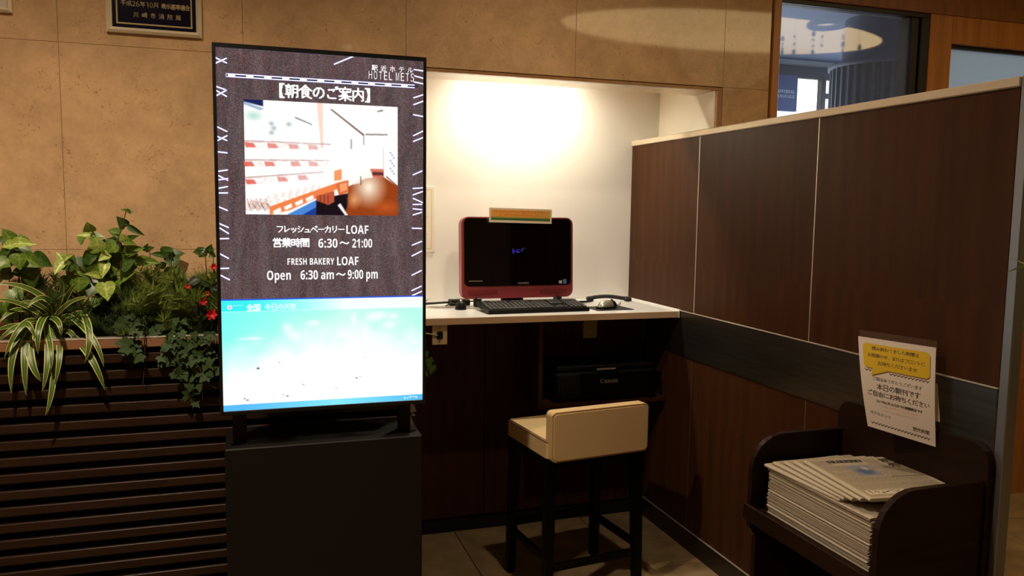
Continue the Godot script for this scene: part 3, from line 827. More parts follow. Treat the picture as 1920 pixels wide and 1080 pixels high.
func room() -> void:
	# stone-clad wall with the alcove cut out of it
	var w := setting("wall_back")
	var s := Shape.new()
	s.span(Vector3(-3.3, 0, -0.175), Vector3(-1.2, CEIL, -0.021))
	s.span(Vector3(-1.2, 1.952, -0.175), Vector3(0.15, CEIL, -0.021))
	s.span(Vector3(0.15, 0, -0.175), Vector3(0.39, CEIL, -0.021))
	obj("backing", s.done(), M.stone_joint, w)
	for i in SEAMS.size() - 1:
		for j in ROWS.size() - 1:
			if SEAMS[i] >= -1.181 and SEAMS[i + 1] <= 0.165 and j < 3:
				continue
			var c0 := Vector3(SEAMS[i] + 0.0005, ROWS[j] + 0.0005, -0.021)
			var c1 := Vector3(SEAMS[i + 1] - 0.0005, ROWS[j + 1] - 0.0005, 0.0)
			obj("stone_panel", Shape.new().span(c0, c1, 0.0006).done(), M.stone, w)
	# soffit of the alcove, in the same stone
	for k in [[-1.18, -0.508], [-0.506, 0.138]]:
		obj("soffit_panel", Shape.new().span(Vector3(k[0], 1.936, -0.175), Vector3(k[1], 1.951, -0.021), 0.001).done(), M.stone, w)
	var tr := setting("trim_1")
	obj("lintel_trim", Shape.new().span(Vector3(-1.18, 1.936, -0.0205), Vector3(0.164, 1.9475, -0.0005), 0.001).done(), M.stone_edge, tr)
	obj("jamb_trim", Shape.new().span(Vector3(0.14, 0.0, -0.0205), Vector3(0.1625, 1.9355, -0.0005), 0.001).done(), M.stone_edge, tr)
	# inside of the alcove
	var al := setting("wall_alcove")
	obj("back_wall", Shape.new().span(Vector3(-1.26, 0, -0.575), Vector3(0.2, 2.46, -0.505)).done(), M.alcove_white, al)
	obj("side_wall", Shape.new().span(Vector3(0.14, 0, -0.505), Vector3(0.2, 2.46, -0.021)).done(), M.alcove_cream, al)
	obj("side_wall", Shape.new().span(Vector3(-1.26, 0, -0.505), Vector3(-1.2, 2.46, -0.175)).done(), M.alcove_white, al)
	obj("trough_top", Shape.new().span(Vector3(-1.2, 2.4, -0.505), Vector3(0.14, 2.46, -0.175)).done(), M.alcove_white, al)
	var un := setting("wall_under_counter")
	for k in [[-1.2, -0.77], [-0.767, -0.39], [-0.387, -0.001]]:
		obj("panel", Shape.new().span(Vector3(k[0], 0.07, -0.36), Vector3(k[1], 0.975, -0.335), 0.001).done(), M.walnut, un)
	var bb := setting("baseboard_alcove")
	obj("kick_board", Shape.new().span(Vector3(-1.2, 0.0, -0.36), Vector3(-0.001, 0.069, -0.342)).done(), M.liner, bb)
	# the wall with the windows, right of the alcove
	var ww := setting("wall_window")
	s = Shape.new()
	s.span(Vector3(0.43, 0, -0.14), Vector3(4.6, 0.95, -0.02))
	s.span(Vector3(2.42, 0.95, -0.14), Vector3(4.6, CEIL, -0.02))
	obj("panelling", s.done(), M.header_wood, ww)
	obj("header", Shape.new().span(Vector3(0.43, 2.345, -0.14), Vector3(2.42, CEIL, 0.0), 0.002).done(), M.header_wood, ww)
	obj("jamb_post", Shape.new().span(Vector3(0.395, 0, -0.14), Vector3(0.43, CEIL, 0.012), 0.002).done(), M.frame_wood, ww)
	obj("wood_post", Shape.new().span(Vector3(1.245, 0.95, -0.14), Vector3(1.375, 2.345, -0.004), 0.002).done(), M.frame_wood, ww)
	obj("wood_rail", Shape.new().span(Vector3(1.375, 2.222, -0.14), Vector3(2.42, 2.345, -0.004), 0.002).done(), M.frame_wood, ww)
	var w1 := setting("window_1")
	obj("pane", Shape.new().span(Vector3(0.432, 0.96, -0.036), Vector3(1.15, 2.325, -0.028)).done(), M.pane_glass, w1)
	s = Shape.new()
	s.span(Vector3(0.43, 2.325, -0.07), Vector3(1.245, 2.345, -0.012), 0.002)
	s.span(Vector3(0.43, 0.95, -0.07), Vector3(1.245, 0.965, -0.012), 0.002)
	obj("window_frame", s.done(), M.window_metal, w1)
	obj("mullion", Shape.new().span(Vector3(1.15, 0.965, -0.1), Vector3(1.195, 2.325, -0.02), 0.003).done(), M.window_metal, w1)
	obj("mullion", Shape.new().span(Vector3(1.197, 0.965, -0.1), Vector3(1.244, 2.325, -0.008), 0.003).done(), M.window_metal, w1)
	var w2 := setting("window_2")
	obj("pane", Shape.new().span(Vector3(1.376, 0.95, -0.06), Vector3(2.42, 2.221, -0.05)).done(), M.frosted_glass, w2)
	obj("window_frame", Shape.new().span(Vector3(1.376, 2.205, -0.05), Vector3(2.42, 2.221, -0.03)).done(), M.window_metal, w2)
	# floor of large beige tiles
	var fl := setting("floor")
	obj("screed", Shape.new().span(Vector3(-3.3, -0.1, -0.36), Vector3(4.6, -0.006, 5.2)).done(), M.grout, fl)
	var tile := box_mesh(Vector3(0.596, 0.006, 0.596), 0.001)
	for i in 14:
		for j in 10:
			var p := Vector3(-3.3 + 0.3 + i * 0.6 + (0.0 if i < 13 else -0.0), -0.003, -0.36 + 0.3 + j * 0.6)
			if p.x < 4.5 and p.z < 5.2:
				obj("tile", tile, M.floor_tile, fl, p)
	# other walls and the ceiling
	obj("plaster", Shape.new().span(Vector3(-3.42, -0.1, -0.2), Vector3(-3.3, CEIL, 5.32)).done(), M.room_paint, setting("wall_left"))
	obj("plaster", Shape.new().span(Vector3(4.6, -0.1, -0.14), Vector3(4.72, CEIL, 5.32)).done(), M.room_paint, setting("wall_right"))
	obj("plaster", Shape.new().span(Vector3(-3.3, -0.1, 5.2), Vector3(4.6, CEIL, 5.32)).done(), M.room_paint, setting("wall_front"))
	obj("plaster", Shape.new().span(Vector3(-3.42, CEIL, -0.2), Vector3(4.72, CEIL + 0.12, 5.32)).done(), M.ceiling_paint, setting("ceiling"))

func concourse() -> void:
	var f := setting("floor_concourse")
	obj("paving", Shape.new().span(Vector3(0.2, -0.12, -9.0), Vector3(12.0, -0.02, -0.14)).done(), M.concourse_floor, f)
	obj("slab", Shape.new().span(Vector3(0.2, 3.32, -6.0), Vector3(6.4, 3.5, -0.14)).done(), M.concourse_slab, setting("ceiling_concourse"))
	var wc := setting("wall_concourse")
	obj("upper_wall", Shape.new().span(Vector3(0.2, CEIL, -0.3), Vector3(6.4, 3.32, -0.14)).done(), M.concourse_slab, wc)
	obj("end_wall", Shape.new().span(Vector3(0.2, -0.1, -6.0), Vector3(0.3, 3.32, -0.6)).done(), M.concourse_slab, wc)
	var t := thing("storefront", "brightly lit white shop front across the concourse", "shop front", Vector3(4.0, 0, -5.6))
	obj("lit_window_panel", Shape.new().span(Vector3(-3.6, 0.0, -0.05), Vector3(1.06, 3.09, 0.0)).done(), M.shop_glow, t)
	obj("header_board", Shape.new().span(Vector3(-3.6, 3.09, -0.05), Vector3(1.4, 3.24, 0.06), 0.005).done(), M.shop_header, t)
	obj("upstand", Shape.new().span(Vector3(-3.6, 3.24, -0.05), Vector3(1.4, 3.315, 0.02)).done(), M.white_paint, t)
	obj("post", Shape.new().span(Vector3(1.06, 0.0, 0.0), Vector3(1.12, 3.09, 0.1), 0.005).done(), M.shop_frame, t)
	obj("cross_bar", Shape.new().span(Vector3(1.12, 2.86, 0.02), Vector3(1.4, 2.92, 0.08), 0.004).done(), M.shop_frame, t)
	obj("lit_window_panel", Shape.new().span(Vector3(1.12, 0.0, -0.05), Vector3(1.4, 3.09, 0.0)).done(), M.shop_glow, t)
	var al := SpotLight3D.new()
	al.name = "glow"
	al.light_color = Color(0.95, 0.98, 1.0)
	al.light_energy = 3.0
	al.spot_angle = 80
	al.spot_angle_attenuation = 1.0
	al.spot_range = 14.0
	al.spot_attenuation = 2.0
	al.light_size = 0.3
	al.shadow_enabled = true
	al.position = Vector3(-1.2, 2.0, 0.25)
	al.rotation.y = PI
	t.add_child(al)
	var sg := thing("shop_sign", "navy shop sign panel with white capital letters seen through the window", "sign", Vector3(4.345, 2.855, -5.38))
	obj("board", Shape.new().span(Vector3(-0.22, -0.2, -0.06), Vector3(0.26, 0.23, 0.0), 0.003).done(), M.sign_navy, sg)
	var y := 0.0
	for word in ["UNIVERSAL", "LANGUAGE"]:
		var tm := text_mesh(word, 0.05, 0.004, "Droid Serif", 700)
		obj("lettering", tm, M.sign_letters, sg, Vector3(0.222 - tm.get_aabb().size.x * 0.5, y + 0.03, 0.003))
		y -= 0.058
	# fluted column
	var c := thing("fluted_column", "thick dark blue fluted column standing outside the window", "column", Vector3(4.17, -0.02, -3.55))
	var ribs := Shape.new()
	var pts := PackedVector2Array()
	for i in 144:
		var r := 0.44 + (0.022 if i % 4 < 2 else 0.0)
		pts.append(Vector2(cos(TAU * i / 144.0), sin(TAU * i / 144.0)) * r)
	ribs.prism(pts, 0.0, 2.86, Transform3D(Basis(Vector3.RIGHT, -PI / 2), Vector3.ZERO))
	obj("fluted_shaft", ribs.done(), M.column_blue, c)
	obj("cap_ring", Shape.new().lathe([Vector2(0.0, 2.86), Vector2(0.48, 2.86), Vector2(0.48, 2.90), Vector2(0.36, 2.93), Vector2(0.34, 3.34)], 48).done(), M.column_cap, c)

func lobby_ceiling() -> void:
	# bead strands and a ring fixture, seen only mirrored in the window
	var rows := [[1.765, [2.62, 2.585, 2.555, 2.53]], [1.838, [2.635, 2.585, 2.53]], [2.017, [2.70, 2.672, 2.63, 2.59, 2.545]], [2.066, [2.705, 2.65, 2.59]], [2.267, [2.68, 2.66, 2.62, 2.605, 2.58, 2.552]], [2.386, [2.618, 2.6, 2.572]]]
	for k in rows.size():
		var r: Array = rows[k]
		var t := thing("bead_strand", "thin wire with dark glass beads hanging from the lobby ceiling by the oval light", "ornament", Vector3(r[0], 0, 1.75 - 0.03 * (k % 2)), 0, "hanging bead strands")
		obj("wire", Shape.new().tube([Vector3(0, 2.75, 0), Vector3(0, r[1][-1], 0)], 0.0012, 5).done(), M.cable_black, t)
		for i in r[1].size():
			var q: float = 0.009 if (i + k) % 3 else 0.016
			var prof := []
			for a in 7:
				prof.append(Vector2(sin(PI * a / 6.0) * q * 0.8, cos(PI * a / 6.0) * -q * 1.2))
			obj("bead", Shape.new().lathe(prof, 10).done(), M.bead_glass, t, Vector3(0, r[1][i], 0))
	var prof2 := []
	for a in 13:
		prof2.append(Vector2(0.12 + 0.02 * cos(TAU * a / 12.0), 0.02 * sin(TAU * a / 12.0) - 0.02))
	tag(obj("ceiling_ring", Shape.new().lathe(prof2, 36).done(), M.window_metal, self, Vector3(2.06, 2.74, 1.66)), "dark ring fitting fixed to the lobby ceiling beside the oval light", "fixture")


# ------------------------------------------------------------------ partition, counter and what stands there

func partition() -> void:
	var t := thing("wood_partition", "low dark walnut partition with pale top rail and steel bands", "partition", Vector3(0, 0, 0))
	var zs := [-0.503, 0.107, 0.827, 1.535]
	for i in 3:
		var z0: float = zs[i] + (0.0 if i == 0 else 0.002)
		var z1: float = zs[i + 1] - 0.002
		obj("panel", Shape.new().span(Vector3(0.0, 1.0105, z0), Vector3(0.03, 1.732, z1), 0.0008).done(), M.walnut, t)
		obj("panel", Shape.new().span(Vector3(0.0, 0.09, z0), Vector3(0.03, 0.816, z1), 0.0008).done(), M.walnut, t)
		if i < 2:
			obj("joint_strip", Shape.new().span(Vector3(-0.0008, 1.011, zs[i + 1] - 0.0019), Vector3(0.03, 1.732, zs[i + 1] + 0.0019)).done(), M.joint_metal, t)
			obj("joint_strip", Shape.new().span(Vector3(0.001, 0.09, zs[i + 1] - 0.0019), Vector3(0.03, 0.816, zs[i + 1] + 0.0019)).done(), M.post_metal, t)
	obj("steel_band", Shape.new().span(Vector3(-0.004, 0.8165, -0.33), Vector3(0.03, 1.006, 1.535), 0.002).done(), M.band_steel, t)
	obj("band_lip", Shape.new().span(Vector3(-0.006, 1.0062, -0.0), Vector3(0.03, 1.0102, 1.535), 0.001).done(), M.joint_metal, t)
	obj("kick_plate", Shape.new().span(Vector3(-0.003, 0.0, -0.33), Vector3(0.033, 0.0855, 1.535), 0.001).done(), M.kick_steel, t)
	obj("kick_lip", Shape.new().span(Vector3(-0.005, 0.0857, -0.33), Vector3(0.033, 0.0895, 1.535), 0.001).done(), M.joint_metal, t)
	obj("top_rail", Shape.new().span(Vector3(-0.006, 1.7325, -0.503), Vector3(0.036, 1.757, 1.535), 0.003).done(), M.rail_metal, t)
	obj("end_post", Shape.new().span(Vector3(-0.003, 0.0, 1.5355), Vector3(0.031, 1.757, 1.562), 0.002).done(), M.post_metal, t)

func counter() -> void:
	var t := thing("counter_desk", "white laminate counter top set in the alcove", "counter", Vector3(0, 0, 0))
	obj("worktop", Shape.new().span(Vector3(-1.199, 0.978, -0.504), Vector3(-0.006, 1.007, 0.0), 0.0015).done(), M.desk_white, t)
	obj("front_edge", Shape.new().span(Vector3(-1.178, 0.9785, 0.0002), Vector3(-0.012, 1.0055, 0.003), 0.001).done(), M.desk_edge, t)
	obj("side_strip", Shape.new().span(Vector3(-0.0105, 1.0072, -0.504), Vector3(-0.001, 1.0125, 0.0035), 0.001).done(), M.desk_white, t)
	obj("end_cap", Shape.new().span(Vector3(-0.011, 0.977, 0.0002), Vector3(-0.0065, 1.007, 0.005), 0.001).done(), M.desk_white, t)
	var sh := thing("under_shelf", "dark walnut shelf bay hung under the white counter", "shelf", Vector3(0, 0, 0))
	obj("side_board", Shape.new().span(Vector3(-0.602, 0.594, -0.334), Vector3(-0.584, 0.9775, -0.1), 0.001).done(), M.walnut, sh)
	obj("shelf_board", Shape.new().span(Vector3(-0.5838, 0.594, -0.334), Vector3(-0.006, 0.612, -0.1), 0.001).done(), M.walnut, sh)
	# printer
	var p := thing("printer", "black inkjet printer on the shelf under the counter", "printer", Vector3(-0.292, 0.612, -0.21))
	obj("body", Shape.new().span(Vector3(-0.236, 0.004, -0.12), Vector3(0.236, 0.13, 0.11), 0.012).done(), M.black_plastic, p)
	obj("lid", Shape.new().span(Vector3(-0.232, 0.131, -0.115), Vector3(0.232, 0.158, 0.105), 0.008).done(), M.black_plastic, p)
	obj("front_cover", Shape.new().span(Vector3(-0.12, 0.012, 0.1102), Vector3(0.232, 0.124, 0.116), 0.003).done(), M.gloss_black, p)
	obj("card_door", Shape.new().span(Vector3(-0.212, 0.03, 0.1102), Vector3(-0.19, 0.115, 0.114), 0.002).done(), M.base_grey, p)
	obj("silver_trim", Shape.new().span(Vector3(-0.045, 0.134, 0.1052), Vector3(0.045, 0.142, 0.112), 0.002).done(), M.silver, p)
	obj("logo", text_mesh("Canon", 0.026, 0.001, "Droid Serif", 700), M.silver, p, Vector3(0.01, 0.088, 0.1168))
	for k in 4:
		obj("foot", Shape.new().span(Vector3(-0.2 + 0.37 * (k % 2), 0.0, -0.1 + 0.17 * (k / 2)), Vector3(-0.17 + 0.37 * (k % 2), 0.004, -0.07 + 0.17 * (k / 2))).done(), M.cable_black, p)
	# outlets hung from the counter's underside
	var o := thing("outlet_plate", "ivory outlet plate with a plug below the counter edge beside the display", "outlet", Vector3(-1.045, 0.978, -0.012))
	obj("plate", Shape.new().span(Vector3(-0.03, -0.078, -0.006), Vector3(0.03, 0.0, 0.0), 0.002).done(), M.plate_ivory, o)
	obj("socket", Shape.new().span(Vector3(-0.012, -0.055, 0.0002), Vector3(0.012, -0.025, 0.006), 0.003).done(), M.base_grey, o)
	obj("screw", Shape.new().lathe([Vector2(0, 0.002), Vector2(0.003, 0.002), Vector2(0.0035, 0.0)], 10, Transform3D(Basis(Vector3.RIGHT, PI / 2), Vector3(0, -0.012, 0))).done(), M.screw, o)
	obj("screw", Shape.new().lathe([Vector2(0, 0.002), Vector2(0.003, 0.002), Vector2(0.0035, 0.0)], 10, Transform3D(Basis(Vector3.RIGHT, PI / 2), Vector3(0, -0.066, 0))).done(), M.screw, o)
	obj("lead", Shape.new().tube(curve(Vector3(-0.01, -0.04, 0.004), Vector3(-0.05, -0.03, 0.01), Vector3(-0.11, -0.022, -0.01), 10), 0.003, 6).done(), M.cable_white, o)
	o = thing("cable_box", "olive cable box fixed under the counter above the printer", "outlet", Vector3(-0.383, 0.978, -0.07))
	obj("cover", Shape.new().span(Vector3(-0.03, -0.085, -0.02), Vector3(0.03, 0.0, 0.0), 0.003).done(), M.plate_olive, o)
	obj("screw", Shape.new().lathe([Vector2(0, 0.002), Vector2(0.003, 0.002), Vector2(0.0035, 0.0)], 10, Transform3D(Basis(Vector3.RIGHT, PI / 2), Vector3(0, -0.06, 0))).done(), M.screw, o)
	monitor()
	keyboard()
	clutter()

func curve(a: Vector3, b: Vector3, c: Vector3, n: int) -> Array:
	var o := []
	for i in n + 1:
		var t := float(i) / n
		o.append(a * (1 - t) * (1 - t) + b * 2.0 * t * (1 - t) + c * t * t)
	return o

func monitor() -> void:
	var t := thing("desktop_computer", "red all-in-one desktop computer with glossy black screen on the white counter", "computer", Vector3(-0.632, 1.007, -0.29))
	t.rotation.y = 0.02
	var lean := Node3D.new()
	lean.name = "display"
	t.add_child(lean)
	lean.position = Vector3(0, 0.037, 0)
	lean.rotation.x = -0.05
	var w := 0.512
	var h := 0.35
	obj("shell", Shape.new().prism(rounded(w, h, 0.032, 6), -0.045, 0.0, Transform3D(Basis.IDENTITY, Vector3(0, h / 2, 0))).prism(rounded(w - 0.02, h - 0.02, 0.026, 5), -0.06, -0.0451, Transform3D(Basis.IDENTITY, Vector3(0, h / 2, 0))).done(), M.red_shell, lean)
	var gw := 0.49
	var gh := 0.29
	obj("glass_front", Shape.new().prism(rounded(gw, gh, 0.02, 5), 0.0002, 0.004, Transform3D(Basis.IDENTITY, Vector3(0, h - 0.006 - gh / 2, 0))).done(), M.gloss_black, lean)
	# the lit part of the screen shows a small blue floating word
	var p := Pad.new(320, 180, Color(0, 0, 0))
	p.illegible(142, 85, 11, 3, Color(0.17, 0.14, 0.60), 3.0, 8)
	p.rect(140, 83, 144, 99, Color(0.2, 0.16, 0.62))
	p.seg(170, 82, 184, 81, 1.6, Color(0.2, 0.2, 0.32))
	p.seg(175, 82, 173, 92, 1.4, Color(0.2, 0.2, 0.32))
	p.blob(158, 94, 3, 3, Color(0.6, 0.6, 1.0), 0.8)
	p.blur(130, 70, 195, 105, 1)
	var m := paint("computer_screen", Color(0.012, 0.012, 0.014), 0.06)
	m.emission_enabled = true
	m.emission = Color.BLACK
	m.emission_texture = p.texture()
	m.emission_energy_multiplier = 1.0
	var s := Shape.new()
	s.uvquad(Vector3(-0.232, h - 0.022, 0.0044), Vector3(0.232, h - 0.022, 0.0044), Vector3(0.232, h - 0.27, 0.0044), Vector3(-0.232, h - 0.27, 0.0044), Vector3.BACK)
	obj("screen", s.done(), m, lean)
	obj("logo", text_mesh("TOSHIBA", 0.0125, 0.0005, "Droid Sans", 700), M.silver, lean, Vector3(0.02, 0.064, 0.0046))
	for k in [-1, 1]:
		obj("speaker_grille", Shape.new().prism(rounded(0.13, 0.018, 0.005, 3), 0.0002, 0.003, Transform3D(Basis.IDENTITY, Vector3(0.162 * k, 0.026, 0))).done(), M.red_grille, lean)
	obj("sticker", Shape.new().span(Vector3(0.188, 0.06, 0.0042), Vector3(0.203, 0.073, 0.0047)).done(), M.plate_ivory, lean)
	obj("sticker", Shape.new().span(Vector3(0.208, 0.058, 0.0042), Vector3(0.224, 0.078, 0.0047)).done(), paint("sticker_blue", Color(0.30, 0.48, 0.72), 0.4), lean)
	obj("light_strip", Shape.new().span(Vector3(-0.225, 0.0745, 0.0042), Vector3(-0.165, 0.078, 0.0048)).done(), M.silver, lean)
	for k in [-1, 1]:
		obj("foot", Shape.new().span(Vector3(0.185 * k - 0.012, 0.0, -0.03), Vector3(0.185 * k + 0.012, 0.042, 0.02), 0.004).done(), M.black_plastic, t)
	obj("stand", Shape.new().span(Vector3(-0.11, 0.0, -0.13), Vector3(0.11, 0.012, -0.01), 0.003).span(Vector3(-0.05, 0.012, -0.1), Vector3(0.05, 0.2, -0.075), 0.004).done(), M.black_plastic, t)
	# notice strip propped on the top edge
	var q := Pad.new(560, 118, Color(0.93, 0.88, 0.80))
	q.rect(14, 12, 546, 72, Color(0.93, 0.66, 0.28))
	q.rect(400, 12, 546, 72, Color(0.86, 0.68, 0.30), 0.6)
	q.rect(14, 72, 546, 82, Color(0.55, 0.60, 0.22))
	q.rect(14, 82, 546, 100, Color(0.20, 0.42, 0.25))
	q.illegible(40, 20, 20, 23, Color(0.75, 0.28, 0.12), 2.0, 1)
	q.illegible(90, 46, 19, 20, Color(0.75, 0.28, 0.12), 2.0, 2)
	var nt := thing("notice_strip", "small orange and green paper notice propped on top of the red computer", "notice", Vector3(-0.63, 1.388, -0.284))
	nt.rotation.z = -0.018
	var ns := Shape.new()
	ns.uvquad(Vector3(-0.141, 0.042, 0.0035), Vector3(0.141, 0.042, 0.0035), Vector3(0.141, -0.018, 0.0035), Vector3(-0.141, -0.018, 0.0035), Vector3.BACK)
	obj("print", ns.done(), printed("strip_print", q.texture()), nt)
	obj("card", Shape.new().span(Vector3(-0.142, -0.019, 0.002), Vector3(0.142, 0.043, 0.0033)).done(), M.paper_white, nt)

func keyboard() -> void:
	var t := thing("computer_keyboard", "black full-size keyboard on the white counter", "keyboard", Vector3(-0.617, 1.007, -0.145), 0.03)
	var xf := Transform3D(Basis(Vector3.UP, -PI / 2) , Vector3.ZERO)
	# wedge: low in front, raised behind
	var prof := PackedVector2Array([Vector2(0.082, 0.0), Vector2(0.086, 0.006), Vector2(0.083, 0.016), Vector2(-0.078, 0.036), Vector2(-0.085, 0.030), Vector2(-0.085, 0.018), Vector2(-0.08, 0.014)])
	obj("body", Shape.new().prism(prof, -0.222, 0.222, xf).done(), M.black_plastic, t)
	var slope := atan2(0.020, 0.161)
	var key := box_mesh(Vector3(0.0155, 0.006, 0.0155), 0.002)
	var wide := box_mesh(Vector3(0.095, 0.006, 0.0155), 0.002)
	var up := 0.0195 + 0.0035
	for r in 6:
		var z := 0.066 - r * 0.0205 - (0.006 if r == 5 else 0.0)
		var y := 0.0165 + (0.083 - z) * tan(slope) + 0.0022
		for c in 22:
			var x := -0.2055 + c * 0.0188 + (0.008 if c > 14 else 0.0) + (0.008 if c > 17 else 0.0)
			if x > 0.212 or (r == 0 and c > 3 and c < 9) or (r == 5 and c in [1, 6, 11]) or (c in [15, 16, 17] and r in [1, 2]) and not (c == 16 and r == 1):
				continue
			var k := obj("key", key, M.key_cap, t, Vector3(x, y, z))
			k.rotation.x = slope
		if r == 0:
			var k2 := obj("space_bar", wide, M.key_cap, t, Vector3(-0.0935, y, z))
			k2.rotation.x = slope
	for k in [-1, 1]:
		obj("foot", Shape.new().span(Vector3(0.19 * k - 0.012, 0.0, -0.078), Vector3(0.19 * k + 0.012, 0.02, -0.072)).done(), M.black_plastic, t)
	obj("number_pad_label", Shape.new().span(Vector3(0.165, 0.0345, -0.074), Vector3(0.205, 0.0352, -0.07)).done(), M.base_grey, t)

func clutter() -> void:
	var m := thing("mouse_mat", "thin black mouse mat at the right of the keyboard", "mouse mat", Vector3(-0.275, 1.007, -0.14), 0.06)
	obj("mat", Shape.new().span(Vector3(-0.085, 0.0, -0.07), Vector3(0.09, 0.002, 0.07), 0.0005).done(), M.cable_black, m)
	var t := thing("computer_mouse", "silver and black computer mouse on the black mat", "mouse", Vector3(-0.285, 1.0092, -0.135), -1.15)
	var body := Shape.new()
	body.lathe([Vector2(0.0, 0.036), Vector2(0.3, 0.0355), Vector2(0.55, 0.032), Vector2(0.8, 0.022), Vector2(0.97, 0.008), Vector2(1.0, 0.0)], 28, Transform3D.IDENTITY, 0.030, 0.052)
	obj("shell", body.done(), M.silver, t)
	obj("sole", Shape.new().lathe([Vector2(0.0, 0.0), Vector2(1.06, 0.0), Vector2(1.08, 0.004), Vector2(1.0, 0.009)], 28, Transform3D.IDENTITY, 0.031, 0.053).done(), M.black_plastic, t)
	obj("button_panel", Shape.new().lathe([Vector2(0.0, 0.031), Vector2(0.5, 0.0295), Vector2(0.9, 0.018), Vector2(1.0, 0.004)], 20, Transform3D(Basis(Vector3.RIGHT, -0.25), Vector3(0, 0.002, -0.03)), 0.027, 0.024).done(), M.black_plastic, t)
	obj("wheel", Shape.new().lathe([Vector2(0.0, -0.003), Vector2(0.007, -0.003), Vector2(0.007, 0.003), Vector2(0.0, 0.003)], 14, Transform3D(Basis(Vector3.BACK, PI / 2), Vector3(0, 0.03, -0.035))).done(), M.base_grey, t)
	obj("lead", Shape.new().tube([Vector3(0, 0.006, -0.05), Vector3(-0.02, 0.003, -0.09), Vector3(-0.05, 0.004, -0.15), Vector3(-0.09, 0.004, -0.2)], 0.0018, 6).done(), M.cable_black, t)
	# small black domed device with its lead
	var c := thing("domed_device", "small black domed desk device with a thin lead, left of the computer", "device", Vector3(-0.905, 1.007, -0.235))
	obj("dome", Shape.new().lathe([Vector2(0.0, 0.036), Vector2(0.011, 0.034), Vector2(0.02, 0.026), Vector2(0.023, 0.012), Vector2(0.024, 0.0)], 20).done(), M.black_plastic, c)
	obj("knob", Shape.new().lathe([Vector2(0.0, 0.042), Vector2(0.005, 0.040), Vector2(0.006, 0.033)], 10).done(), M.silver, c)
	obj("lead", Shape.new().tube([Vector3(-0.015, 0.02, -0.015), Vector3(-0.03, 0.025, -0.04), Vector3(-0.045, 0.006, -0.08), Vector3(-0.03, 0.004, -0.13)], 0.002, 6).done(), M.cable_black, c)
	# bundled power leads along the back of the counter
	var k := thing("power_cable", "thick black power cable with an adapter brick behind the counter", "cable", Vector3(-0.9, 1.007, -0.36))
	obj("cord", Shape.new().tube([Vector3(-0.28, 0.006, -0.06), Vector3(-0.12, 0.006, -0.05), Vector3(-0.04, 0.012, -0.03), Vector3(0.0, 0.014, -0.02)], 0.005, 8).done(), M.cable_black, k)
	obj("adapter", Shape.new().span(Vector3(-0.02, 0.0, -0.045), Vector3(0.07, 0.026, 0.0), 0.004).done(), M.cable_black, k)
	obj("cord_end", Shape.new().tube([Vector3(0.065, 0.014, -0.02), Vector3(0.1, 0.02, 0.0), Vector3(0.125, 0.006, 0.02), Vector3(0.17, 0.005, 0.0)], 0.003, 7).done(), M.cable_black, k)
	var k2 := thing("white_cable", "thin white cable curling on the counter beside the computer foot", "cable", Vector3(-0.83, 1.007, -0.29))
	obj("cord", Shape.new().tube([Vector3(-0.08, 0.004, 0.02), Vector3(-0.04, 0.004, 0.045), Vector3(0.0, 0.004, 0.05), Vector3(0.035, 0.008, 0.04), Vector3(0.06, 0.016, 0.02), Vector3(0.075, 0.006, 0.0)], 0.0028, 7).done(), M.cable_white, k2)
	# black curved piece lying at the back right
	var h := thing("curved_handle", "black curved plastic handle lying on the counter behind the mouse", "accessory", Vector3(-0.155, 1.007, -0.40), -0.12)
	var arc := []
	for i in 9:
		var u := i / 8.0
		arc.append(Vector3(-0.09 + 0.18 * u, 0.014 + 0.008 * sin(PI * clampf(u * 1.15, 0, 1)), 0.02 * u * u))
	obj("grip", Shape.new().tube(arc, 0.009, 8).done(), M.cable_black, h)
	obj("end_block", Shape.new().span(Vector3(-0.104, 0.0, -0.014), Vector3(-0.072, 0.022, 0.016), 0.006).done(), M.cable_black, h)
	obj("end_block", Shape.new().span(Vector3(0.072, 0.0, 0.004), Vector3(0.106, 0.02, 0.036), 0.006).done(), M.cable_black, h)
	var pen := thing("black_pen", "thin black pen lying right of the computer", "pen", Vector3(-0.31, 1.0115, -0.36), 0.1)
	obj("barrel", Shape.new().tube([Vector3(-0.07, 0, 0), Vector3(0.045, 0, 0)], 0.0045, 8).done(), M.cable_black, pen)
	obj("tip", Shape.new().tube([Vector3(0.045, 0, 0), Vector3(0.07, 0, 0)], 0.004, 8, 0.0008).done(), M.base_grey, pen)

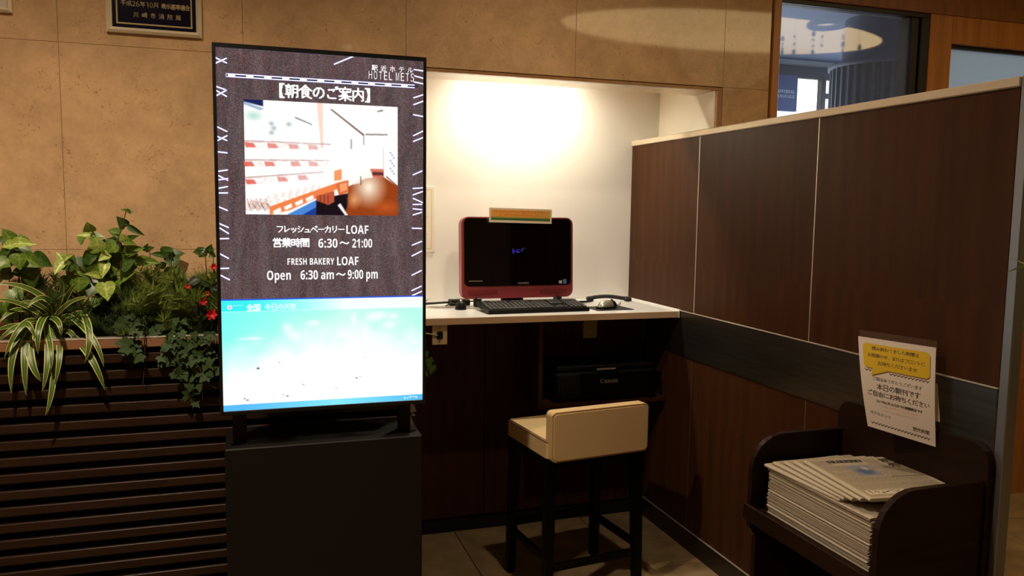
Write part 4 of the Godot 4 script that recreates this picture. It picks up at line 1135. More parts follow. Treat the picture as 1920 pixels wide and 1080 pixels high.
func stool() -> void:
	var t := thing("bar_stool", "low-backed stool with tan leather seat and black legs in front of the counter", "stool", Vector3(-0.572, 0, 0.232), 0.124)
	# tapered legs
	for sx: float in [-1.0, 1.0]:
		for sz: float in [-1.0, 1.0]:
			var s := Shape.new()
			var a := Vector3(0.182 * sx, 0.555, 0.142 * sz)
			var b := Vector3(0.192 * sx, 0.0, 0.158 * sz)
			var p := []
			for k in 2:
				var c: Vector3 = a if k == 0 else b
				var r := 0.020 if k == 0 else 0.0145
				for e: Vector2 in [Vector2(-1, -1), Vector2(1, -1), Vector2(1, 1), Vector2(-1, 1)]:
					p.append(c + Vector3(e.x * r, 0, e.y * r))
			for k in 4:
				var k2 := (k + 1) % 4
				s.quad(p[k], p[k2], p[4 + k2], p[4 + k], (p[k] + p[k2]) * 0.5 - a)
			s.quad(p[0], p[1], p[2], p[3], Vector3.UP)
			s.quad(p[4], p[5], p[6], p[7], Vector3.DOWN)
			obj("leg", s.done(), M.lacquer_black, t)
	obj("stretcher", Shape.new().span(Vector3(-0.172, 0.19, -0.166), Vector3(0.172, 0.215, -0.142), 0.002).done(), M.lacquer_black, t)
	obj("stretcher", Shape.new().span(Vector3(-0.172, 0.13, 0.142), Vector3(0.172, 0.155, 0.166), 0.002).done(), M.lacquer_black, t)
	for sx: float in [-1.0, 1.0]:
		obj("stretcher", Shape.new().span(Vector3(0.188 * sx - 0.011, 0.16, -0.137), Vector3(0.188 * sx + 0.011, 0.185, 0.137), 0.002).done(), M.lacquer_black, t)
	obj("apron", Shape.new().span(Vector3(-0.198, 0.515, -0.158), Vector3(0.198, 0.553, 0.16), 0.002).done(), M.lacquer_black, t)
	var seat := obj("seat", Shape.new().prism(rounded(0.414, 0.335, 0.012, 4), 0.5535, 0.610, Transform3D(Basis(Vector3.RIGHT, -PI / 2), Vector3(0, 0, 0.0))).prism(rounded(0.402, 0.323, 0.012, 4), 0.610, 0.617, Transform3D(Basis(Vector3.RIGHT, -PI / 2), Vector3.ZERO)).done(), M.leather, t)
	var ring := []
	for q in rounded(0.412, 0.333, 0.012, 4):
		ring.append(Vector3(q.x, 0.611, q.y))
	ring.append(ring[0])
	obj("piping", Shape.new().tube(ring, 0.0022, 6).done(), M.piping, seat)
	# padded back: a rounded slab wrapped round the rear edge
	var back := Shape.new()
	back.prism(rounded(0.402, 0.180, 0.018, 6), 0.146, 0.190, Transform3D(Basis.IDENTITY, Vector3(0, 0.634, 0)))
	back.prism(rounded(0.388, 0.166, 0.014, 5), 0.190, 0.197, Transform3D(Basis.IDENTITY, Vector3(0, 0.634, 0)))
	var bk := obj("backrest", back.done(), M.leather, t)
	var br := []
	for q in rounded(0.400, 0.178, 0.018, 6):
		br.append(Vector3(q.x, 0.634 + q.y, 0.1905))
	br.append(br[0])
	obj("piping", Shape.new().tube(br, 0.0016, 6).done(), M.leather, bk)


# ------------------------------------------------------------------ the newspaper rack

func rack() -> void:
	var t := thing("newspaper_rack", "dark wooden newspaper rack with curved sides against the partition", "rack", Vector3(-0.0045, 0, 1.28))
	# side boards: rounded front top corner, narrower leg below the tray
	var side := PackedVector2Array([Vector2(-0.024, 0.0), Vector2(-0.024, 0.778)])
	for i in 9:
		var a := PI * 0.5 + PI * 0.5 * i / 8.0
		side.append(Vector2(-0.232 + 0.108 * cos(a), 0.670 + 0.108 * sin(a)))
	side.append_array(PackedVector2Array([Vector2(-0.34, 0.50), Vector2(-0.318, 0.47), Vector2(-0.318, 0.0)]))
	for k: float in [-1.0, 1.0]:
		obj("side_board", Shape.new().prism(side, 0.25 * k - 0.009, 0.25 * k + 0.009).done(), M.rack_wood, t)
	# back board with rounded top corners
	var back := PackedVector2Array()
	for q in rounded(0.53, 0.62, 0.05, 6):
		back.append(Vector2(q.x, q.y + 0.556))
	obj("back_board", Shape.new().prism(back, -0.0225, -0.001, Transform3D(Basis(Vector3.UP, PI / 2), Vector3.ZERO)).done(), M.rack_wood, t)
	obj("tray", Shape.new().span(Vector3(-0.335, 0.536, -0.24), Vector3(-0.0235, 0.556, 0.24), 0.001).done(), M.rack_wood, t)
	obj("front_lip", Shape.new().span(Vector3(-0.352, 0.522, -0.262), Vector3(-0.3405, 0.572, 0.262), 0.002).done(), M.rack_wood, t)
	obj("lower_shelf", Shape.new().span(Vector3(-0.31, 0.10, -0.24), Vector3(-0.0235, 0.118, 0.24), 0.001).done(), M.rack_wood, t)

	# newspapers
	var front := news_page(5)
	var pages := printed("news_front", front, 0.9)
	var top_mesh := folded(0.30, 0.268, 0.0085)
	rng.seed = 7
	var variants := [folded(0.405, 0.268, 0.0042), folded(0.405, 0.268, 0.0036), folded(0.405, 0.268, 0.0046)]
	var heights := [0.0042, 0.0036, 0.0046]
	var y := 0.5562
	for i in 29:
		var k := rng.randi_range(0, 2)
		var n := thing("newspaper", "folded newspaper in the neat stack on the wooden rack tray", "newspaper", Vector3(-0.178 + rng.randf_range(-0.0032, 0.0032), y, 1.276 + rng.randf_range(-0.0025, 0.0025)), rng.randf_range(-0.004, 0.004), "stacked newspapers on the rack")
		obj("sheets", variants[k][0], M.newsprint if i % 2 else M.newsprint_pale, n)
		y += heights[k] + 0.0006
	var fan := [[-0.185, 1.213, 0.04], [-0.176, 1.235, -0.02], [-0.170, 1.272, -0.07], [-0.164, 1.303, -0.10], [-0.156, 1.335, -0.13]]
	var words := ["folded newspaper lying flat at the bottom of the fan on top of the stack", "second folded newspaper from the bottom of the fan", "middle folded newspaper of the fan on top of the stack", "second folded newspaper from the top of the fan", "topmost folded newspaper, printed front page fully in view on the stack"]
	for i in 5:
		var f: Array = fan[i]
		var n := thing("newspaper", words[i], "newspaper", Vector3(f[0], y, f[1]), f[2], "newspapers fanned on top of the stack")
		obj("sheets", top_mesh[0], M.newsprint_pale, n)
		obj("front_page", top_mesh[1], pages, n)
		y += 0.0089

func folded(lz: float, lx: float, th: float) -> Array:
	# a folded paper: round fold along the front (-x), four leaf edges showing between shallow grooves
	var pr := PackedVector2Array()
	var n := 6
	for i in n + 1:
		var a := PI * 0.5 + PI * i / n
		pr.append(Vector2(-lx * 0.5 + th * 0.5 + th * 0.5 * cos(a), th * 0.5 + th * 0.5 * sin(a)))
	pr.append(Vector2(lx * 0.5, 0.0))
	pr.append(Vector2(lx * 0.5, th * 0.38))
	pr.append(Vector2(lx * 0.5 - 0.006, th * 0.5))
	pr.append(Vector2(lx * 0.5, th * 0.62))
	pr.append(Vector2(lx * 0.5, th))
	var body := Shape.new().prism(pr, -lz * 0.5, lz * 0.5).done()
	var s := Shape.new()
	# the page's top lies at the far end, its right edge with the masthead at the back
	s.uvquad(Vector3(-lx * 0.5 + th, th + 0.0002, -lz * 0.5 + 0.001), Vector3(lx * 0.5 - 0.001, th + 0.0002, -lz * 0.5 + 0.001), Vector3(lx * 0.5 - 0.001, th + 0.0002, lz * 0.5 - 0.001), Vector3(-lx * 0.5 + th, th + 0.0002, lz * 0.5 - 0.001), Vector3.UP)
	return [body, s.done()]

func news_page(seed_: int) -> ImageTexture:
	var p := Pad.new(420, 384, Color(0.68, 0.62, 0.52))
	rng.seed = seed_
	var ink := Color(0.18, 0.15, 0.13)
	# columns of fine print
	for row in 6:
		var y0 := 14 + row * 60
		for c in 56:
			var x := 10 + c * 7
			if (row < 2 and c > 44) or (row in [1, 2] and c > 16 and c < 33) or (row == 0 and c > 10 and c < 36):
				continue
			var y := float(y0)
			while y < y0 + 54:
				var l := rng.randf_range(1.5, 4.0)
				p.rect(x, y, x + 4, y + l, ink, rng.randf_range(0.3, 0.75))
				y += l + rng.randf_range(1.0, 2.2)
	# black headline bar, masthead, picture
	p.rect(80, 16, 250, 44, Color(0.10, 0.09, 0.09))
	p.illegible(88, 20, 22, 7, Color(0.8, 0.76, 0.68), 2.6, 5)
	p.rect(126, 76, 236, 186, Color(0.52, 0.52, 0.55))
	p.blob(180, 140, 46, 40, Color(0.33, 0.37, 0.48), 1.0, 0.5)
	p.blob(200, 110, 22, 26, Color(0.70, 0.66, 0.60), 1.0, 0.6)
	p.kana("読", 338, 18, 44, ink, 6.0)
	p.kana("売", 338, 66, 44, ink, 6.0)
	p.kana("新", 380, 18, 34, ink, 5.0)
	p.kana("聞", 380, 60, 34, ink, 5.0)
	p.rect(20, 318, 200, 352, Color(0.80, 0.75, 0.66))
	p.illegible(24, 321, 27, 6, ink, 3.6, 6)
	p.rect(250, 200, 410, 204, ink)
	return p.texture()

func rack_notice() -> void:
	# portrait sheet with a yellow speech bubble, standing in a clear holder on the rack's back board
	var W := 480
	var H := 640
	var p := Pad.new(W, H, Color(0.88, 0.83, 0.77))
	var yel := Color(0.86, 0.71, 0.06)
	var dark := Color(0.42, 0.33, 0.10)
	var blk := Color(0.16, 0.12, 0.11)
	# speech bubble with its shadow edge
	for k in 2:
		var o := 7.0 if k == 0 else 0.0
		var pts := []
		for q in rounded(420, 172, 26, 6):
			pts.append(Vector2(q.x + 238 + o * 0.6, q.y + 124 + o))
		p.poly(pts, dark if k == 0 else yel)
		p.poly([Vector2(90 + o, 200 + o), Vector2(72 + o, 262 + o), Vector2(200 + o, 205 + o)], dark if k == 0 else yel)
	p.kana("読み終わりました新聞は", 86, 56, 27, Color(0.3, 0.22, 0.05), 3.0)
	p.kana("お部屋の中、またはフロントに", 58, 106, 26, Color(0.3, 0.22, 0.05), 3.0)
	p.kana("お持ちくださいませ", 120, 154, 28, Color(0.3, 0.22, 0.05), 3.0)
	for row: float in [226.0, 598.0]:
		var x := 34.0
		while x < 448.0:
			if row > 300.0 or x < 66.0 or x > 180.0:
				p.seg(x, row - 3, x + 9, row + 9, 5, blk)
				p.seg(x + 9, row + 9, x + 18, row - 2, 5, blk)
			x += 23.0
	p.kana("ご宿泊ありがとうございます", 78, 268, 25, blk, 2.4)
	p.kana("本日の朝刊です", 104, 312, 41, blk, 4.6)
	p.kana("ご自由にお持ちください", 32, 366, 38, blk, 4.6)
	write(p, "2017", 92, 134, 446, 24, blk)
	p.kana("年", 136, 426, 20, blk, 3.0)
	write(p, "6", 157, 166, 446, 24, blk)
	p.kana("月", 168, 426, 20, blk, 3.0)
	write(p, "30", 190, 210, 446, 24, blk)
	p.kana("日までの期間限定です", 212, 426, 19, blk, 3.0)
	var red := Color(0.78, 0.45, 0.36)
	p.illegible(104, 458, 18, 15, red, 1.6, 3)
	p.illegible(128, 486, 18, 13, red, 1.6, 4)
	p.kana("ホテルメッツ", 38, 516, 24, blk, 2.6)
	p.kana("読売新聞", 330, 548, 28, blk, 2.8)
	var t := thing("rack_notice", "white notice sheet with yellow speech bubble standing above the newspaper rack", "notice", Vector3.ZERO)
	var tl := Vector3(-0.130, 1.090, 1.196)
	var tr := Vector3(-0.034, 1.083, 1.371)
	var br := Vector3(-0.034, 0.823, 1.391)
	var bl := Vector3(-0.132, 0.850, 1.254)
	var out := Vector3(-0.87, 0.1, 0.48)
	var sheet := Shape.new()
	var board := Shape.new()
	var N := 8
	sheet.st.set_smooth_group(0)
	for i in N:
		var a := float(i) / N
		var b := float(i + 1) / N
		var bend := func(v: float, side: float) -> Vector3: return out * 0.012 * sin(v * PI) * (1.0 - 0.3 * side)
		var p0: Vector3 = tl.lerp(bl, a) + bend.call(a, 0.0)
		var p1: Vector3 = tr.lerp(br, a) + bend.call(a, 1.0)
		var p2: Vector3 = tr.lerp(br, b) + bend.call(b, 1.0)
		var p3: Vector3 = tl.lerp(bl, b) + bend.call(b, 0.0)
		sheet.uvquad(p0, p1, p2, p3, out, Rect2(0, a, 1, b - a))
		board.quad(p0 - out * 0.003, p1 - out * 0.003, p2 - out * 0.003, p3 - out * 0.003, -out)
	obj("printed_sheet", sheet.done(), printed("notice_print", p.texture(), 0.6), t)
	obj("sheet_back", board.done(), M.paper_white, t)
	# a second sheet showing past the right edge
	var along := (tr - tl).normalized()
	var s2 := Shape.new()
	var a2 := tr.lerp(br, 0.36) - out * 0.004
	var b2 := tr.lerp(br, 0.74) - out * 0.004
	s2.quad(a2 - along * 0.1, a2 + along * 0.003, b2 + along * 0.009, b2 - along * 0.1, out)
	s2.quad(a2 - along * 0.1 - out * 0.0008, a2 + along * 0.003 - out * 0.0008, b2 + along * 0.009 - out * 0.0008, b2 - along * 0.1 - out * 0.0008, -out)
	obj("second_sheet", s2.done(), M.paper_white, t)
	# clear holder behind: a bent acrylic plate reaching down to the rack board
	var h := Shape.new()
	var up := Vector3(0, 0.018, 0)
	h.quad(tl + up - out * 0.006, tr + up - out * 0.006, br - out * 0.006, bl - out * 0.006, out)
	h.quad(tl + up - out * 0.008, tr + up - out * 0.008, br - out * 0.008, bl - out * 0.008, -out)
	obj("clear_holder", h.done(), M.clear_acrylic, t)
	obj("prop", Shape.new().tube([(bl + br) * 0.5 - out * 0.006, Vector3(-0.03, 0.84, 1.30)], 0.003, 6).done(), M.clear_acrylic, t)


# ------------------------------------------------------------------ things on the walls

func wall_frames() -> void:
	# navy plaque in a pale metal frame; only its foot is in the photograph's frame
	var W := 440
	var H := 620
	var p := Pad.new(W, H, Color(0.045, 0.04, 0.13))
	var gold := Color(0.72, 0.66, 0.46)
	for k in [[22, 22, 30, 598], [410, 22, 418, 598], [22, 22, 418, 30], [22, 590, 418, 598]]:
		p.rect(k[0], k[1], k[2], k[3], gold)
	p.kana("平成", 46, 474, 29, gold, 2.8)
	write(p, "26", 106, 142, 502, 36, gold, "Droid Sans", 400)
	p.kana("年", 146, 474, 29, gold, 2.8)
	write(p, "10", 180, 212, 502, 36, gold, "Droid Sans", 400)
	p.kana("月", 214, 474, 29, gold, 2.8)
	p.kana("表示基準適合", 256, 476, 27, gold, 3.6, 0.93)
	var x := 110.0
	for ch in "川崎市消防局":
		p.kana(ch, x, 531, 28, gold, 2.8)
		x += 44.0
	var t := thing("plaque_frame", "framed navy plaque with gold characters hung on the stone wall", "plaque", Vector3(-2.028, 1.992, 0.0))
	var s := Shape.new()
	s.uvquad(Vector3(-0.13, 0.40, 0.008), Vector3(0.13, 0.40, 0.008), Vector3(0.13, 0.016, 0.008), Vector3(-0.13, 0.016, 0.008), Vector3.BACK)
	obj("plaque_print", s.done(), printed("plaque_print", p.texture(), 0.12), t)
	picture_frame(t, 0.294, 0.414, 0.018, M.frame_silver)
	var f := thing("certificate_frame", "pale framed certificate on the stone wall beside the navy plaque", "frame", Vector3(-2.655, 2.028, 0.0))
	obj("mat", Shape.new().span(Vector3(-0.2, 0.012, 0.001), Vector3(0.2, 0.42, 0.008)).done(), M.mat_board, f)
	picture_frame(f, 0.42, 0.44, 0.016, M.frame_silver)
	# framed notice on the alcove wall, half hidden by the display
	var q := Pad.new(210, 297, Color(0.90, 0.87, 0.80))
	for k in 16:
		q.rect(30, 60 + k * 13, 150 + (k * 37) % 32, 62 + k * 13, Color(0.55, 0.5, 0.45), 0.6)
	for k in [[12, 12, 14, 285], [196, 12, 198, 285], [12, 12, 198, 14], [12, 283, 198, 285]]:
		q.rect(k[0], k[1], k[2], k[3], Color(0.72, 0.66, 0.5))
	var n := thing("alcove_notice", "thin framed paper notice on the white alcove wall behind the display", "notice", Vector3(-1.066, 1.235, -0.505))
	var ns := Shape.new()
	ns.uvquad(Vector3(-0.105, 0.285, 0.005), Vector3(0.105, 0.285, 0.005), Vector3(0.105, 0.0, 0.005), Vector3(-0.105, 0.0, 0.005), Vector3.BACK)
	obj("print", ns.done(), printed("alcove_print", q.texture()), n)
	obj("board", Shape.new().span(Vector3(-0.108, -0.003, 0.0005), Vector3(0.108, 0.288, 0.0045), 0.001).done(), M.white_paint, n)

func picture_frame(t: Node3D, w: float, h: float, b: float, m: Material) -> void:
	# four mitred mouldings
	var hw := w * 0.5
	var corners := [Vector2(-hw, 0), Vector2(hw, 0), Vector2(hw, h), Vector2(-hw, h)]
	var inner := [Vector2(-hw + b, b), Vector2(hw - b, b), Vector2(hw - b, h - b), Vector2(-hw + b, h - b)]
	for k in 4:
		var k2 := (k + 1) % 4
		var a: Vector2 = corners[k]
		var c: Vector2 = corners[k2]
		var d: Vector2 = inner[k2]
		var e: Vector2 = inner[k]
		var ma := a.lerp(e, 0.45)
		var mc := c.lerp(d, 0.45)
		var s := Shape.new()
		s.quad(v3(a, 0.001), v3(c, 0.001), v3(c, 0.014), v3(a, 0.014), v3((a + c) - (d + e), 0.0))
		s.quad(v3(a, 0.014), v3(c, 0.014), v3(mc, 0.021), v3(ma, 0.021), Vector3.BACK)
		s.quad(v3(ma, 0.021), v3(mc, 0.021), v3(d, 0.011), v3(e, 0.011), Vector3.BACK)
		s.quad(v3(e, 0.011), v3(d, 0.011), v3(d, 0.001), v3(e, 0.001), v3((d + e) - (a + c), 0.0))
		s.quad(v3(a, 0.001), v3(c, 0.001), v3(d, 0.001), v3(e, 0.001), Vector3.FORWARD)
		obj("moulding", s.done(), m, t)

func v3(p: Vector2, z: float) -> Vector3:
	return Vector3(p.x, p.y, z)


# ------------------------------------------------------------------ the signage display

func signage() -> void:
	var t := thing("signage_display", "tall portrait digital signage screen on a dark grey stand", "display", Vector3(-1.5275, 0, 0.6))
	var x0 := -0.2995
	var x1 := 0.2995
	obj("stand_base", Shape.new().span(Vector3(-0.290, 0.0, -0.235), Vector3(0.290, 0.725, -0.002), 0.003).done(), M.base_grey, t)
	for k: float in [-1.0, 1.0]:
		obj("post", Shape.new().span(Vector3(0.248 * k - 0.02, 0.725, -0.10), Vector3(0.248 * k + 0.02, 1.5, -0.062), 0.002).done(), M.base_grey, t)
		obj("bracket", Shape.new().prism(PackedVector2Array([Vector2(0, 0), Vector2(0.02, 0), Vector2(0.0, 0.05)]), -0.075, -0.055, Transform3D(Basis.IDENTITY, Vector3(0.262, 0.727 + 0.03 * (k + 1.0), 0))).done(), M.post_metal, t)
	obj("housing", Shape.new().span(Vector3(x0 + 0.004, 0.838, -0.0615), Vector3(x1 - 0.004, 1.866, -0.012), 0.004).done(), M.display_black, t)
	var b := 0.0095
	obj("bezel", Shape.new().span(Vector3(x0, 0.826, -0.0118), Vector3(x0 + b, 1.874, 0.0), 0.001).span(Vector3(x1 - b, 0.826, -0.0118), Vector3(x1, 1.874, 0.0), 0.001).span(Vector3(x0 + b, 0.826, -0.0118), Vector3(x1 - b, 0.838, 0.0), 0.001).span(Vector3(x0 + b, 1.8615, -0.0118), Vector3(x1 - b, 1.874, 0.0), 0.001).done(), M.display_black, t)
	var s := Shape.new()
	s.uvquad(Vector3(x0 + b, 1.8615, -0.003), Vector3(x1 - b, 1.8615, -0.003), Vector3(x1 - b, 0.838, -0.003), Vector3(x0 + b, 0.838, -0.003), Vector3.BACK)
	var m := paint("signage_screen", Color(0.02, 0.02, 0.02), 0.12)
	m.emission_enabled = true
	m.emission = Color.BLACK
	m.emission_texture = signage_picture()
	m.emission_energy_multiplier = 1.1
	obj("screen", s.done(), m, t)
	var al := AreaLight3D.new()
	al.name = "screen_glow"
	al.area_size = Vector2(0.57, 1.02)
	al.light_color = Color(0.86, 0.96, 1.0)
	al.light_energy = 0.12
	al.area_range = 8.0
	al.shadow_enabled = true
	al.position = Vector3(0, 1.35, 0.004)
	al.rotation.y = PI
	t.add_child(al)

func signage_picture() -> ImageTexture:
	var W := 720
	var H := 1280
	var p := Pad.new(W, H, Color(0.2, 0.18, 0.19))
	# woven dark cloth background with pale specks
	var n1 := noise(0.02, 61, 3, 1024, 1024)
	rng.seed = 9
	for y in 880:
		for x in W:
			var i := (y * W + x) * 3
			var v := n1[(y / 6) * 1024 + x] / 255.0 - 0.5
			var sp := rng.randf()
			var hot := 0.36 * pow(sp, 9.0)
			var k := 0.245 + 0.10 * v + 0.09 * (sp - 0.5) + hot
			var red := 0.05 * (n1[(y / 3 + 300) * 1024 + (x * 2) % 1024] / 255.0 - 0.35)
			p.d[i] = clampi(int((k + red * 1.8 + 0.05) * 255.0), 0, 255)
			p.d[i + 1] = clampi(int((k - 0.002) * 255.0), 0, 255)
			p.d[i + 2] = clampi(int((k + 0.004) * 255.0), 0, 255)
	var wh := Color(1, 1, 1)
	for a: Array in TICKS:
		p.seg(a[0], a[1], a[2], a[3], 9.0, Color(0.35, 0.33, 0.75), 0.45)
		p.seg(a[0], a[1], a[2], a[3], 5.0, wh)
	# railway-line rule
	p.rect(30, 84, 690, 101, Color(0.33, 0.3, 0.7), 0.6)
	p.rect(32, 86, 688, 99, wh)
	p.rect(34, 88, 38, 97, Color(0.15, 0.13, 0.2))
	for k in 11:
		p.rect(62 + k * 60, 90, 98 + k * 60, 95, Color(0.12, 0.12, 0.32))
	var x := 531.0
	for ch in "駅近ホテル":
		p.kana(ch, x, 24, 21, wh, 2.4)
		x += 32.5
	var hx := 520.0
	for ch in "HOTEL METS":
		if ch != " ":
			write(p, ch, hx, hx + 12.0, 75, 40, wh, "Droid Sans", 400)
		hx += 18.3 if ch != " " else 7.0
	for o in 2:
		p.kana("【朝食のご案内】", 180 + o * 1.2, 111, 47, wh, 5.4, 0.985)
	bakery_photo(p, 88, 171, 625, 572)
	for o in 2:
		p.kana("フレッシュベーカリー", 190 + o, 611, 25.5, wh, 3.2, 0.94)
	write(p, "LOAF", 436, 517, 640, 43, wh)
	p.kana("営業時間", 177, 657, 32, wh, 4.6)
	write(p, "6:30", 336, 404, 691, 45, wh)
	p.kana("～", 412, 656, 34, wh, 5.0)
	write(p, "21:00", 457, 530, 691, 45, wh)
	write(p, "FRESH BAKERY", 227, 392, 753, 33, wh)
	write(p, "LOAF", 402, 480, 756, 43, wh)
	write(p, "Open", 156, 238, 807, 46, wh)
	write(p, "6:30 am", 272, 390, 807, 46, wh)
	p.kana("～", 398, 772, 34, wh, 5.0)
	write(p, "9:00 pm", 440, 550, 807, 46, wh)
	# weather map below: pale cyan field, blown out to white
	var cn := noise(0.008, 62, 4, 1024, 1024)
	for y in range(878, H):
		for xx in W:
			var v := (y - 878) / 402.0
			var u := xx / 719.0
			var wv := clampf(0.12 + v * 1.1 + (0.45 - absf(u - 0.62)) * 0.55 + (cn[(y % 1024) * 1024 + xx] / 255.0 - 0.5) * 0.2, 0.0, 1.0)
			if y < 920:
				wv = clampf((u - 0.12) * 2.1, 0.0, 1.0)
				var c := Color(0.22, 0.92, 0.92).lerp(Color(0.94, 1.0, 0.98), wv)
				p.dot(xx, y, c, 1.0)
			elif y > 1257:
				p.dot(xx, y, Color(0.33, 0.72, 0.98).lerp(Color(0.52, 0.9, 1.0), clampf(1.0 - absf(u - 0.55) * 2.2, 0, 1)), 1.0)
			else:
				var c2 := Color(0.42, 0.95, 0.94).lerp(Color(0.72, 1.0, 0.90), clampf(u * 1.5 + v, 0.0, 1.0)).lerp(Color(1, 1, 1), smoothstep(0.35, 0.95, wv))
				p.dot(xx, y, c2, 1.0)
	p.rect(0, 874, W, 879, Color(0.2, 0.35, 0.85))
	p.rect(0, 918, W, 921, Color(0.85, 1, 0.97), 0.7)
	for c in [[223, 985, 26, 30], [245, 1012, 30, 26], [315, 968, 40, 16], [462, 962, 18, 40], [500, 1010, 34, 60], [531, 953, 40, 26], [560, 946, 50, 22], [591, 984, 30, 22], [610, 950, 24, 16], [480, 1060, 40, 50], [430, 1085, 30, 40], [100, 1018, 60, 8]]:
		p.blob(c[0], c[1], c[2], c[3], Color(0.95, 1, 0.97), 0.85, 0.9)
	p.kana("全国", 84, 894, 24, Color(0.93, 1, 1), 4.0)
	p.kana("今日の天気", 146, 894, 22, Color(0.85, 1, 1), 3.4)
	p.blob(28, 903, 11, 10, Color(0.95, 0.9, 0.95), 1.0, 0.4)
	p.blob(28, 903, 5, 5, Color(0.85, 0.45, 0.6), 0.9, 0.8)
	p.rect(40, 896, 72, 898, Color(0.8, 1, 1))
	for c in [[120, 1128, 7, 5, 0.15], [194, 1110, 7, 2, 0.5], [277, 1196, 7, 3, 0.55], [206, 1231, 7, 2, 0.5], [220, 1236, 7, 3, 0.2], [72, 1237, 7, 3, 0.4], [82, 1243, 7, 3, 0.15], [470, 1182, 7, 3, 0.25], [484, 1177, 9, 2, 0.6], [500, 1104, 6, 2, 0.6], [396, 1218, 8, 2, 0.55]]:
		p.blob(c[0], c[1], c[2], c[3], Color(c[4], c[4] + 0.1, c[4] + 0.12), 0.9, 0.7)
	p.illegible(648, 1264, 11, 5, Color(0.9, 0.97, 1), 2.0, 7)
	p.blur(0, 882, W, 1256, 1)
	return p.texture()

